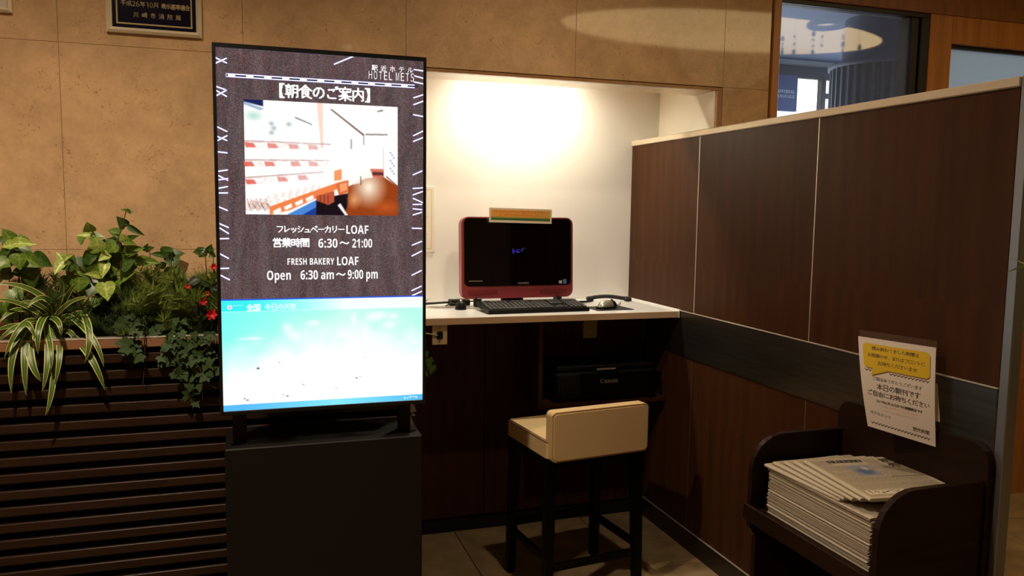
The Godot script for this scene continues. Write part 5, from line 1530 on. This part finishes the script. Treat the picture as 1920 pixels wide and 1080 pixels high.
func bakery_photo(p: Pad, x0: int, y0: int, x1: int, y1: int) -> void:
	# an over-exposed picture of a bakery: white shelves, orange tags, brown floor
	var w := x1 - x0
	var h := y1 - y0
	var at := func(u: float, v: float) -> Vector2: return Vector2(x0 + u * w, y0 + v * h)
	var shape := func(pts: Array, c: Color, a: float) -> void:
		var q := []
		for k in range(0, pts.size(), 2):
			q.append(at.call(pts[k], pts[k + 1]))
		p.poly(q, c, a)
	p.rect(x0, y0, x1, y1, Color(1.0, 0.99, 0.98))
	shape.call([0, 0, 0.12, 0.0, 0.12, 0.055, 0.0, 0.02], Color(0.10, 0.14, 0.34), 1.0)
	shape.call([0, 0.02, 0.13, 0.075, 0.1, 0.09, 0.0, 0.045], Color(0.45, 0.6, 0.75), 0.7)
	p.blob(x0 + 0.06 * w, y0 + 0.14 * h, 40, 24, Color(0.55, 0.80, 0.74), 0.7)
	for k in [[0.17, 0.2], [0.185, 0.24], [0.17, 0.28], [0.28, 0.2]]:
		p.blob(x0 + k[0] * w, y0 + k[1] * h, 14, 12, Color(0.45, 0.6, 0.62), 0.7)
	shape.call([0.32, 0.13, 0.43, 0.19, 0.43, 0.20, 0.32, 0.145], Color(0.35, 0.45, 0.45), 0.8)
	shape.call([0.46, 0.0, 0.50, 0.0, 0.50, 0.4, 0.485, 0.4], Color(0.97, 0.80, 0.72), 0.8)
	shape.call([0.545, 0.05, 0.56, 0.05, 0.775, 0.265, 0.765, 0.275], Color(0.42, 0.30, 0.26), 0.9)
	shape.call([0.78, 0.255, 0.93, 0.25, 0.93, 0.262, 0.78, 0.268], Color(0.4, 0.36, 0.33), 0.8)
	shape.call([0.765, 0.27, 0.772, 0.27, 0.772, 0.36, 0.765, 0.36], Color(0.5, 0.42, 0.4), 0.7)
	shape.call([0.86, 0.045, 0.9, 0.03, 0.9, 0.045, 0.86, 0.055], Color(0.3, 0.3, 0.3), 0.8)
	shape.call([0.68, 0.31, 0.69, 0.31, 0.69, 0.40, 0.68, 0.40], Color(0.5, 0.45, 0.45), 0.7)
	# rows of bread under red tags
	var rows := [[0.39, 0.0, 0.55, [0.0, 0.14, 0.275, 0.40]], [0.555, -0.02, 0.54, [-0.01, 0.12, 0.285, 0.40]], [0.71, -0.07, 0.50, [0.0, 0.20, 0.33]]]
	rng.seed = 77
	for r: Array in rows:
		for k in 60:
			var u: float = rng.randf() * r[2]
			var v: float = r[0] + r[1] * u * 2.0 - rng.randf_range(-0.03, 0.035)
			p.blob(x0 + u * w, y0 + v * h, rng.randf_range(3, 11), rng.randf_range(2, 5), Color(0.82, rng.randf_range(0.42, 0.66), rng.randf_range(0.36, 0.56)), rng.randf_range(0.15, 0.5) * (1.0 - u))
		shape.call([0.0, r[0] - 0.036, r[2], r[0] - 0.03 + r[1], r[2], r[0] - 0.024 + r[1], 0.0, r[0] - 0.026], Color(0.5, 0.28, 0.28), 0.55)
		for u: float in r[3]:
			var v: float = r[0] + r[1] * u * 2.0
			shape.call([u, v - 0.018, u + 0.055, v - 0.016, u + 0.072, v + 0.022, u + 0.008, v + 0.026], Color(0.85, 0.36 + 0.5 * u, 0.30 + 0.6 * u), 0.85 - 0.6 * u)
	for k in 70:
		var u := rng.randf() * 0.56
		p.blob(x0 + u * w, y0 + (0.36 + rng.randf_range(0.0, 0.5) * (1.0 - u)) * h, rng.randf_range(2, 7), rng.randf_range(1.5, 4), Color(0.72, rng.randf_range(0.45, 0.7), rng.randf_range(0.42, 0.66)), 0.3)
	for k in 40:
		var u := fmod(k * 0.137, 0.5)
		p.blob(x0 + u * w, y0 + (0.90 - u * 0.36 + 0.02 * (k % 4)) * h, 9, 6, Color(0.80, 0.42, 0.25), 0.35)
	for k in 16:
		p.seg(x0 + (0.01 + 0.008 * k) * w, y0 + (0.86 + 0.008 * ((k * 5) % 7)) * h, x0 + (0.03 + 0.009 * k) * w, y0 + (0.97 - 0.006 * (k % 5)) * h, 2.0, Color(0.45, 0.20, 0.12), 0.7)
	# counter edge, crates, floor
	shape.call([0.15, 0.93, 0.60, 0.70, 0.66, 0.68, 0.66, 0.72, 0.45, 0.85, 0.28, 0.96, 0.15, 1.0], Color(0.92, 0.50, 0.28), 1.0)
	for u: float in [0.17, 0.24, 0.31, 0.38]:
		shape.call([u, 0.97 - (u - 0.17) * 0.55, u + 0.05, 0.935 - (u - 0.17) * 0.55, u + 0.055, 0.97 - (u - 0.17) * 0.55, u + 0.01, 1.0 - (u - 0.17) * 0.55], Color(1, 0.98, 0.96), 1.0)
	shape.call([0.26, 1.0, 0.45, 0.865, 0.45, 1.0], Color(0.28, 0.52, 0.82), 1.0)
	shape.call([0.36, 1.0, 0.45, 0.93, 0.45, 1.0], Color(0.08, 0.22, 0.55), 1.0)
	shape.call([0.45, 0.86, 0.66, 0.80, 0.70, 1.0, 0.45, 1.0], Color(0.07, 0.04, 0.08), 1.0)
	shape.call([0.66, 0.74, 0.78, 0.66, 0.9, 0.64, 1.0, 0.73, 1.0, 1.0, 0.64, 1.0, 0.66, 0.88], Color(0.58, 0.24, 0.09), 1.0)
	p.blob(x0 + 0.80 * w, y0 + 0.74 * h, 74, 84, Color(1.0, 0.95, 0.86), 1.0, 1.0)
	p.blob(x0 + 0.70 * w, y0 + 0.86 * h, 30, 38, Color(0.95, 0.72, 0.5), 0.7, 0.9)
	p.blob(x0 + 0.92 * w, y0 + 0.92 * h, 70, 34, Color(0.82, 0.38, 0.14), 0.6, 0.9)
	shape.call([0.45, 0.83, 0.57, 0.78, 0.57, 0.88, 0.53, 0.91, 0.45, 0.87], Color(0.72, 0.32, 0.20), 1.0)
	for u: float in [0.475, 0.50, 0.525]:
		shape.call([u, 0.82, u + 0.006, 0.82, u + 0.006, 0.9, u, 0.89], Color(0.4, 0.15, 0.1), 0.8)
	shape.call([0.58, 0.72, 0.665, 0.68, 0.665, 0.79, 0.60, 0.82], Color(0.85, 0.42, 0.24), 1.0)
	shape.call([0.605, 0.72, 0.655, 0.70, 0.655, 0.77, 0.61, 0.79], Color(0.95, 0.62, 0.42), 1.0)
	shape.call([0.57, 0.60, 0.62, 0.58, 0.62, 0.68, 0.57, 0.69], Color(0.93, 0.55, 0.33), 0.9)
	shape.call([0.59, 0.91, 0.61, 0.89, 0.66, 1.0, 0.64, 1.0], Color(0.95, 0.93, 0.92), 1.0)
	shape.call([0.68, 0.71, 0.75, 0.66, 0.75, 0.70, 0.70, 0.72], Color(0.95, 0.92, 0.88), 1.0)
	shape.call([0.75, 0.64, 0.75, 0.72, 0.745, 0.72, 0.745, 0.645], Color(0.2, 0.15, 0.12), 0.9)
	shape.call([0.81, 0.57, 0.905, 0.57, 0.905, 0.645, 0.83, 0.65], Color(0.80, 0.40, 0.32), 0.9)
	for k in 5:
		p.blob(x0 + (0.835 + 0.015 * k) * w, y0 + 0.615 * h, 6, 9, Color(0.25, 0.10, 0.12), 0.9, 0.6)
	for k in 9:
		p.blob(x0 + (0.95 + 0.012 * (k % 3)) * w, y0 + (0.42 + 0.024 * k) * h, 4, 5, Color(0.4, 0.5, 0.48), 0.8, 0.6)
	shape.call([0.92, 0.63, 1.0, 0.72, 1.0, 0.735, 0.92, 0.645], Color(0.35, 0.2, 0.15), 0.8)
	shape.call([0.90, 0.38, 0.905, 0.38, 0.905, 0.62, 0.90, 0.62], Color(0.8, 0.65, 0.6), 0.7)
	p.blur(x0, y0, x1, y1, 2)

const TICKS := [[0,36,34,51],[0,54,34,36],[-1,133,31,143],[-2,146,32,165],[-2,165,31,145],[-4,269,31,285],[-4,302,30,316],[-1,318,31,300],[-4,356,30,359],[-6,425,30,418],[-4,436,30,454],[-5,454,30,448],[-7,484,29,476],[-7,499,29,498],[-6,545,27,559],[-6,603,29,619],[-7,616,29,640],[-7,659,29,658],[-7,708,27,728],[-6,764,27,763],[-7,784,29,804],[686,31,720,34],[688,54,720,61],[686,76,719,81],[685,134,720,121],[685,159,721,144],[684,196,720,201],[684,273,719,255],[684,294,719,279],[683,418,716,403],[683,469,718,466],[683,493,718,480],[683,506,718,521],[683,529,715,528],[683,545,715,548],[683,568,715,558],[398,31,475,-6],[680,618,715,619],[680,682,715,668],[679,723,715,705],[679,796,714,779],[679,855,714,839],[680,874,715,859]]

# ------------------------------------------------------------------ the planter

func planter() -> void:
	var t := thing("slatted_planter", "long planter box clad in dark horizontal wooden slats along the stone wall", "planter", Vector3(0, 0, 0))
	obj("liner", Shape.new().span(Vector3(-3.28, 0.0, 0.02), Vector3(-1.235, 0.975, 0.288)).done(), M.liner, t)
	obj("soil", Shape.new().span(Vector3(-3.27, 0.9752, 0.03), Vector3(-1.245, 0.988, 0.28), 0.004).done(), M.soil, t)
	for k in 19:
		var y := 0.944 - 0.0505 * k
		obj("slat", Shape.new().span(Vector3(-3.285, y, 0.306), Vector3(-1.205, y + 0.027, 0.328), 0.0015).done(), M.slat_wood, t)
		obj("end_slat", Shape.new().span(Vector3(-1.225, y, 0.03), Vector3(-1.205, y + 0.027, 0.3055), 0.0015).done(), M.slat_wood, t)
	for x: float in [-3.24, -2.7, -2.1, -1.5, -1.26]:
		obj("batten", Shape.new().span(Vector3(x - 0.015, 0.0, 0.2885), Vector3(x + 0.015, 0.972, 0.3055)).done(), M.liner, t)
	obj("top_rail", Shape.new().span(Vector3(-3.285, 0.990, 0.3), Vector3(-1.203, 1.018, 0.332), 0.002).span(Vector3(-1.23, 0.990, 0.02), Vector3(-1.203, 1.018, 0.2995), 0.002).done(), M.rim_wood, t)
	obj("rim_strip", Shape.new().span(Vector3(-3.285, 1.0182, 0.3), Vector3(-1.203, 1.0222, 0.333), 0.001).done(), M.joint_metal, t)

func heart_leaf(droop: float, fold: float) -> ArrayMesh:
	# unit leaf: base at the origin, tip at z = 1, width 1 in x
	var vs := [[-0.09, 0.16], [-0.06, 0.32], [0.05, 0.45], [0.2, 0.5], [0.4, 0.45], [0.6, 0.34], [0.78, 0.2], [0.92, 0.07], [1.0, 0.005]]
	var s := Shape.new()
	s.st.set_smooth_group(0)
	var at := func(i: int, u: float) -> Vector3:
		var v: float = vs[i][0]
		var back := -0.06 if i == 0 and absf(u) < 0.3 else 0.0
		if i <= 1 and absf(u) < 0.1:
			v = 0.0
		return Vector3(vs[i][1] * u, absf(u) * fold * vs[i][1] * 2.0 - droop * v * v + back * 0.0, v)
	for i in vs.size() - 1:
		for k in 4:
			var a := -1.0 + 0.5 * k
			var b := a + 0.5
			var p := [at.call(i, a), at.call(i, b), at.call(i + 1, b), at.call(i + 1, a)]
			var uv := [Vector2(a * 0.5 + 0.5, p[0].z), Vector2(b * 0.5 + 0.5, p[1].z), Vector2(b * 0.5 + 0.5, p[2].z), Vector2(a * 0.5 + 0.5, p[3].z)]
			for n: int in [0, 1, 2, 0, 2, 3]:
				s.st.set_uv(uv[n].clamp(Vector2(0.01, 0.01), Vector2(0.99, 0.99)))
				s.st.add_vertex(p[n])
	return s.done()

func ivy_leaf(fold: float) -> ArrayMesh:
	var half := [Vector2(0, 0.0), Vector2(0.2, -0.14), Vector2(0.46, -0.06), Vector2(0.40, 0.18), Vector2(0.58, 0.42), Vector2(0.30, 0.48), Vector2(0.2, 0.7), Vector2(0, 1.0)]
	var ring := []
	for q: Vector2 in half:
		ring.append(q)
	for i in range(half.size() - 2, 0, -1):
		ring.append(Vector2(-half[i].x, half[i].y))
	var s := Shape.new()
	s.st.set_smooth_group(0)
	var c := Vector2(0, 0.3)
	for i in ring.size():
		for q: Vector2 in [c, ring[i], ring[(i + 1) % ring.size()]]:
			s.st.set_uv(Vector2(q.x * 0.8 + 0.5, clampf(q.y * 0.8 + 0.15, 0.0, 1.0)))
			s.st.add_vertex(Vector3(q.x, absf(q.x) * fold - 0.12 * q.y * q.y, q.y))
	return s.done()

func frond(seed_: int, droop: float) -> ArrayMesh:
	# a feathery spray: a bowed stalk of unit length with bunches of short needles
	rng.seed = seed_
	var s := Shape.new()
	var pts := []
	for i in 9:
		var u := i / 8.0
		pts.append(Vector3(0.06 * sin(u * 3.0 + seed_), -droop * u * u, u * (1.0 - 0.15 * u)))
	s.tube(pts, 0.006, 3, 0.002)
	for i in 30:
		var u := 0.08 + 0.92 * i / 29.0
		var f := u * 8.0
		var p: Vector3 = pts[int(minf(f, 7.0))].lerp(pts[int(minf(f, 7.0)) + 1], f - minf(floorf(f), 7.0))
		var reach := 0.17 * sin(PI * (0.15 + 0.8 * (1.0 - u * 0.75))) + 0.03
		for k in 5:
			var d := Vector3(rng.randf_range(-1, 1), rng.randf_range(-0.35, 0.8), rng.randf_range(0.1, 0.9)).normalized()
			var side := d.cross(Vector3(rng.randf_range(-1, 1), 1, rng.randf_range(-1, 1))).normalized() * 0.0085
			s.tri(p - side, p + side, p + d * reach * rng.randf_range(0.6, 1.1), Vector3.UP)
	return s.done()

func put_leaf(parent: Node, called: String, mesh: Mesh, m: Material, base: Vector3, tip: Vector3, w: float, hint: Vector3) -> void:
	var d := tip - base
	var l := d.length()
	d /= l
	var x := hint.cross(d).normalized()
	var n := d.cross(x).normalized()
	var o := obj(called, mesh, m, parent)
	o.transform = Transform3D(Basis(x * w, n * l, d * l), base)

func vine(called: String, label: String, spots: Array, stems: Array, seed_: int) -> void:
	var t := thing(called, label, "plant", Vector3.ZERO)
	rng.seed = seed_
	for s: Array in stems:
		obj("stem", Shape.new().tube(s, 0.0035, 6, 0.0014).done(), M.vine_stem, t)
	for q: Array in spots:
		var base := Vector3(q[0], q[1], q[2])
		var hint := Vector3(rng.randf_range(-0.35, 0.35), rng.randf_range(0.1, 0.7), rng.randf_range(0.9, 1.3))
		put_leaf(t, "leaf", hearts[rng.randi_range(0, 2)], M["vine_leaf_%d" % int(q[7])], base, Vector3(q[3], q[4], q[5]), maxf(q[6] * 1.3, 0.013), hint)
		if q[6] > 0.024:
			# a second leaf of the same pair, set a little behind
			var side := Vector3(rng.randf_range(-0.035, 0.035), rng.randf_range(-0.045, 0.0), -0.03)
			put_leaf(t, "leaf", hearts[rng.randi_range(0, 2)], M["vine_leaf_%d" % rng.randi_range(0, 1)], base + side, Vector3(q[3], q[4], q[5]) + side * 1.6, q[6] * 1.3, hint + Vector3(rng.randf_range(-0.3, 0.3), 0.2, 0))
		# leaf stalk back towards the nearest stem
		var best := Vector3(base.x, 1.0, 0.16)
		var gap := 1e9
		for s: Array in stems:
			for p: Vector3 in s:
				if p.distance_to(base) < gap:
					gap = p.distance_to(base)
					best = p
		if gap > 0.004:
			obj("leaf_stalk", Shape.new().tube(curve(best, (best + base) * 0.5 + Vector3(0, 0.01, 0), base, 4), 0.0014, 5).done(), M.green_stem, t)

var hearts := []

func planting() -> void:
	hearts = [heart_leaf(0.12, 0.10), heart_leaf(0.25, 0.16), heart_leaf(0.05, 0.22)]
	vine("golden_vine", "lime green heart-leaved vine rising tallest from the planter", MID_VINE, [
		[Vector3(-2.12, 0.985, 0.17), Vector3(-2.125, 1.1, 0.19), Vector3(-2.13, 1.2, 0.2), Vector3(-2.128, 1.27, 0.2), Vector3(-2.133, 1.32, 0.2), Vector3(-2.12, 1.36, 0.2), Vector3(-2.108, 1.41, 0.2)],
		[Vector3(-2.15, 0.985, 0.18), Vector3(-2.155, 1.12, 0.2), Vector3(-2.165, 1.22, 0.2), Vector3(-2.19, 1.29, 0.2), Vector3(-2.2, 1.33, 0.2)],
		[Vector3(-2.17, 0.985, 0.18), Vector3(-2.19, 1.11, 0.19), Vector3(-2.22, 1.2, 0.2), Vector3(-2.265, 1.25, 0.2)],
		[Vector3(-2.13, 0.985, 0.2), Vector3(-2.14, 1.08, 0.23), Vector3(-2.155, 1.16, 0.24)]], 5)
	vine("golden_vine", "lime green heart-leaved vine behind the striped-leaf plant", LEFT_VINE, [
		[Vector3(-2.42, 0.985, 0.17), Vector3(-2.425, 1.12, 0.18), Vector3(-2.415, 1.22, 0.19), Vector3(-2.425, 1.3, 0.2)],
		[Vector3(-2.44, 0.985, 0.16), Vector3(-2.45, 1.1, 0.17), Vector3(-2.445, 1.22, 0.18)]], 6)
	vine("dark_sprig", "small dark green sprig at the back of the planter against the wall", BACK_SPRIG, [
		[Vector3(-1.97, 0.985, 0.1), Vector3(-1.985, 1.15, 0.1), Vector3(-1.99, 1.27, 0.1)],
		[Vector3(-2.04, 0.985, 0.1), Vector3(-2.05, 1.18, 0.1), Vector3(-2.055, 1.27, 0.1)]], 7)
	vine("round_sprig", "small round-leaved dark sprig beside the display edge", ROUND_SPRIG, [
		[Vector3(-1.87, 0.985, 0.15), Vector3(-1.875, 1.15, 0.16), Vector3(-1.88, 1.275, 0.16)],
		[Vector3(-1.85, 0.985, 0.15), Vector3(-1.855, 1.15, 0.16), Vector3(-1.855, 1.275, 0.16)]], 8)
	# striped arching plant
	var sp := thing("spider_plant", "spider plant with long arching striped leaves hanging over the planter front", "plant", Vector3.ZERO)
	var all: Array = SPIDER.duplicate()
	rng.seed = 12
	for q: Array in all:
		obj("leaf", strap(Vector3(q[0], q[1], q[2]), Vector3(q[3], q[4], q[5]), Vector3(q[6], q[7], q[8]), q[9] * 1.05), M.striped_leaf, sp)
		var root := Vector3(-2.33 + rng.randf_range(-0.03, 0.03), 0.987, 0.2)
		obj("leaf_base", strap(root, (root + Vector3(q[0], q[1], q[2])) * 0.5 + Vector3(0, 0.06, 0.01), Vector3(q[0], q[1], q[2]), q[9] * 0.9, true), M.striped_leaf, sp)
	# feathery ferns
	var fr := [frond(1, 0.25), frond(2, 0.4), frond(3, 0.12), frond(4, 0.5)]
	fern("feather_fern", "dense feathery bright fern beside the display", Vector3(-1.96, 0.987, 0.15), 130, Vector3(0.13, 0, 0.09), 0.14, 0.25, fr, 21, M.fern_green)
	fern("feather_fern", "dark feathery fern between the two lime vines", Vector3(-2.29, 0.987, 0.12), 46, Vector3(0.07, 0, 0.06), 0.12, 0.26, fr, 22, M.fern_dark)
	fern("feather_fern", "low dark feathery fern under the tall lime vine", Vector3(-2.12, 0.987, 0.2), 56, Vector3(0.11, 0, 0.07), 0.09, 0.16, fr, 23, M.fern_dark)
	fern("feather_fern", "small feathery fern at the planter end behind the display", Vector3(-1.40, 0.987, 0.15), 40, Vector3(0.07, 0, 0.08), 0.16, 0.24, fr, 24, M.fern_green)
	# ivy trailing over the front
	var iv := thing("trailing_ivy", "dark green ivy trailing over the planter front beside the display", "plant", Vector3.ZERO)
	for k in [[-2.085, 0.93], [-2.055, 0.87], [-1.965, 0.88], [-1.915, 0.79], [-1.885, 0.82], [-1.855, 0.88]]:
		var x: float = k[0]
		obj("runner", Shape.new().tube([Vector3(x, 0.988, 0.25), Vector3(x + 0.004, 1.03, 0.3), Vector3(x + 0.006, 1.03, 0.345), Vector3(x + 0.004, (1.0 + k[1]) * 0.5, 0.348), Vector3(x - 0.004, k[1], 0.35)], 0.0022, 5, 0.0012).done(), M.vine_stem, iv)
	obj("runner", Shape.new().tube([Vector3(-1.86, 1.0, 0.36), Vector3(-1.885, 0.97, 0.365), Vector3(-1.895, 0.93, 0.365), Vector3(-1.885, 0.89, 0.365), Vector3(-1.862, 0.865, 0.36), Vector3(-1.845, 0.855, 0.36)], 0.0016, 5).done(), M.vine_stem, iv)
	var ivy := [ivy_leaf(0.12), ivy_leaf(0.25), ivy_leaf(-0.08)]
	rng.seed = 31
	for q: Array in IVY:
		var c := Vector3(q[0], q[1], q[2])
		var dir := Vector3(rng.randf_range(-0.6, 0.6), rng.randf_range(-1.0, -0.2), rng.randf_range(0.0, 0.35)).normalized()
		var size: float = q[3] * 0.74
		put_leaf(iv, "leaf", ivy[rng.randi_range(0, 2)], M.ivy_leaf, c - dir * size * 0.45, c + dir * size * 0.55, size * 1.05, Vector3(rng.randf_range(-0.5, 0.5), 0.5, 1.0))
		var c2 := c + Vector3(rng.randf_range(-0.022, 0.022), rng.randf_range(-0.022, 0.022), rng.randf_range(-0.004, 0.008))
		dir = Vector3(rng.randf_range(-0.9, 0.9), rng.randf_range(-1.0, 0.1), rng.randf_range(0.0, 0.4)).normalized()
		size *= rng.randf_range(0.6, 0.95)
		put_leaf(iv, "leaf", ivy[rng.randi_range(0, 2)], M.ivy_leaf, c2 - dir * size * 0.45, c2 + dir * size * 0.55, size * 1.05, Vector3(rng.randf_range(-0.6, 0.6), 0.5, 1.0))
	var iw := thing("trailing_ivy", "short ivy sprig peeping out at the planter end right of the display", "plant", Vector3.ZERO)
	obj("runner", Shape.new().tube([Vector3(-1.26, 0.988, 0.22), Vector3(-1.2, 1.035, 0.25), Vector3(-1.172, 0.98, 0.29), Vector3(-1.165, 0.9, 0.3), Vector3(-1.16, 0.86, 0.3)], 0.002, 5).done(), M.vine_stem, iw)
	for q in [[-1.152, 0.895, 0.305], [-1.145, 0.87, 0.305], [-1.165, 0.86, 0.3], [-1.17, 0.92, 0.29], [-1.155, 0.88, 0.29]]:
		var c := Vector3(q[0], q[1], q[2])
		var dir := Vector3(rng.randf_range(-0.3, 0.6), rng.randf_range(-1.0, -0.2), 0.1).normalized()
		put_leaf(iw, "leaf", ivy[rng.randi_range(0, 2)], M.vine_leaf_0, c - dir * 0.014, c + dir * 0.02, 0.032, Vector3(0.2, 0.5, 1.0))
	# red flowers
	var fl := thing("red_flowers", "dark-leaved plant with small red flowers at the display edge", "plant", Vector3.ZERO)
	for q in [[-1.926, 1.173, 0.3, 0.010], [-1.882, 1.128, 0.33, 0.017], [-1.856, 1.087, 0.335, 0.02], [-1.849, 1.233, 0.28, 0.013], [-1.868, 1.15, 0.31, 0.009]]:
		var c := Vector3(q[0], q[1], q[2])
		var g := Vector3(-1.87, 0.987, 0.24)
		obj("stem", Shape.new().tube(curve(g, Vector3(c.x, (g.y + c.y) * 0.5, c.z - 0.04), c, 6), 0.0018, 5).done(), M.green_stem, fl)
		var b := Node3D.new()
		b.name = "blossom"
		fl.add_child(b, true)
		for k in 6:
			var a := TAU * k / 6.0
			var dir := Vector3(cos(a), sin(a), 0.5).normalized()
			put_leaf(b, "petal", hearts[k % 3], M.petal_red, c, c + dir * float(q[3]), float(q[3]) * 0.9, Vector3(0, 0.2, 1))
	for k in 22:
		var c := Vector3(-1.865 + rng.randf_range(-0.045, 0.025), rng.randf_range(1.0, 1.2), 0.27 + rng.randf_range(-0.03, 0.05))
		var dir := Vector3(rng.randf_range(-1, 1), rng.randf_range(-0.4, 0.8), rng.randf_range(0, 0.6)).normalized()
		put_leaf(fl, "leaf", hearts[k % 3], M.flower_leaf, c, c + dir * 0.036, 0.024, Vector3(0, 0.6, 1))

func fern(called: String, label: String, root: Vector3, count: int, spread: Vector3, lo: float, hi: float, meshes: Array, seed_: int, m: Material) -> void:
	var t := thing(called, label, "fern", Vector3.ZERO)
	rng.seed = seed_
	for k in count:
		var a := rng.randf() * TAU
		var r := sqrt(rng.randf())
		var p := root + Vector3(cos(a) * r * spread.x * 0.55, 0, sin(a) * r * spread.z * 0.55)
		var d := Vector3(cos(a) * r * 0.75 + rng.randf_range(-0.2, 0.2), rng.randf_range(0.75, 1.25), sin(a) * r * 0.55 + rng.randf_range(-0.05, 0.3))
		var l := rng.randf_range(lo, hi) * 1.15
		d = d.normalized()
		p.z = maxf(p.z, 0.1)
		d.z = maxf(d.z, 0.12)
		d = d.normalized()
		var up := Vector3(d.x, 0.0, d.z)
		var o := obj("frond", meshes[k % meshes.size()], m, t)
		var x := Vector3.UP.cross(d).normalized()
		o.transform = Transform3D(Basis(x * l, d.cross(x).normalized() * l, d * l).rotated(d, rng.randf_range(-0.8, 0.8)), p)

func strap(a: Vector3, b: Vector3, c: Vector3, w: float, plain := false) -> ArrayMesh:
	# a long grass-like leaf along a bowed line, creased down the middle
	var n := 14
	var line := curve(a, b, c, n)
	var s := Shape.new()
	s.st.set_smooth_group(0)
	var rows := []
	for i in n + 1:
		var u := float(i) / n
		var d: Vector3 = (line[mini(i + 1, n)] - line[maxi(i - 1, 0)]).normalized()
		var side := d.cross(Vector3(0.15, 0.35, 1.0)).normalized()
		var up := side.cross(d)
		var k := w * 0.5 * ((0.75 + 0.25 * minf(u * 4.0, 1.0)) * pow(1.0 - pow(u, 3.0), 0.8) if not plain else 0.8)
		rows.append([line[i] - side * k - up * k * 0.25 * -1.0, line[i], line[i] + side * k + up * k * 0.25])
	for i in n:
		for j in 2:
			var q := [rows[i][j], rows[i][j + 1], rows[i + 1][j + 1], rows[i + 1][j]]
			var uv := [Vector2(j * 0.5, 0.1), Vector2(j * 0.5 + 0.5, 0.1), Vector2(j * 0.5 + 0.5, 0.9), Vector2(j * 0.5, 0.9)]
			for k: int in [0, 1, 2, 0, 2, 3]:
				s.st.set_uv(uv[k])
				s.st.add_vertex(q[k])
	return s.done()

func potted_palm() -> void:
	var t := thing("potted_palm", "potted palm with narrow leaves standing past the end of the partition", "plant", Vector3(0.42, 0, 1.78))
	obj("pot", Shape.new().lathe([Vector2(0.0, 0.0), Vector2(0.11, 0.0), Vector2(0.15, 0.3), Vector2(0.16, 0.3), Vector2(0.16, 0.32), Vector2(0.14, 0.32), Vector2(0.135, 0.29), Vector2(0.0, 0.29)], 28).done(), M.base_grey, t)
	obj("trunk", Shape.new().tube([Vector3(0, 0.28, 0), Vector3(0.01, 0.7, 0.0), Vector3(-0.01, 1.15, 0.0)], 0.02, 8, 0.012).done(), M.vine_stem, t)
	rng.seed = 41
	for k in 12:
		var a := TAU * k / 12.0
		var tip := Vector3(cos(a) * 0.34, 1.25 + rng.randf_range(-0.1, 0.2), sin(a) * 0.3)
		obj("leaf", strap(Vector3(-0.01, 1.12, 0), Vector3(cos(a) * 0.2, 1.5, sin(a) * 0.18), tip, 0.02), M.fern_dark, t)
	obj("leaf", strap(Vector3(-0.01, 1.12, 0), Vector3(-0.3, 1.42, -0.08), Vector3(-0.538, 1.302, -0.15), 0.024), M.fern_green, t)
	obj("leaf", strap(Vector3(-0.01, 1.1, 0), Vector3(-0.3, 1.24, -0.1), Vector3(-0.515, 1.335, -0.16), 0.02), M.fern_green, t)
	obj("leaf", strap(Vector3(-0.01, 1.05, 0), Vector3(-0.25, 1.25, -0.1), Vector3(-0.495, 1.162, -0.15), 0.02), M.fern_dark, t)


func _ready() -> void:
	view_and_light()
	materials()
	lamps()
	room()
	concourse()
	lobby_ceiling()
	partition()
	counter()
	signage()
	planter()
	rack()
	rack_notice()
	stool()
	wall_frames()
	planting()
	potted_palm()
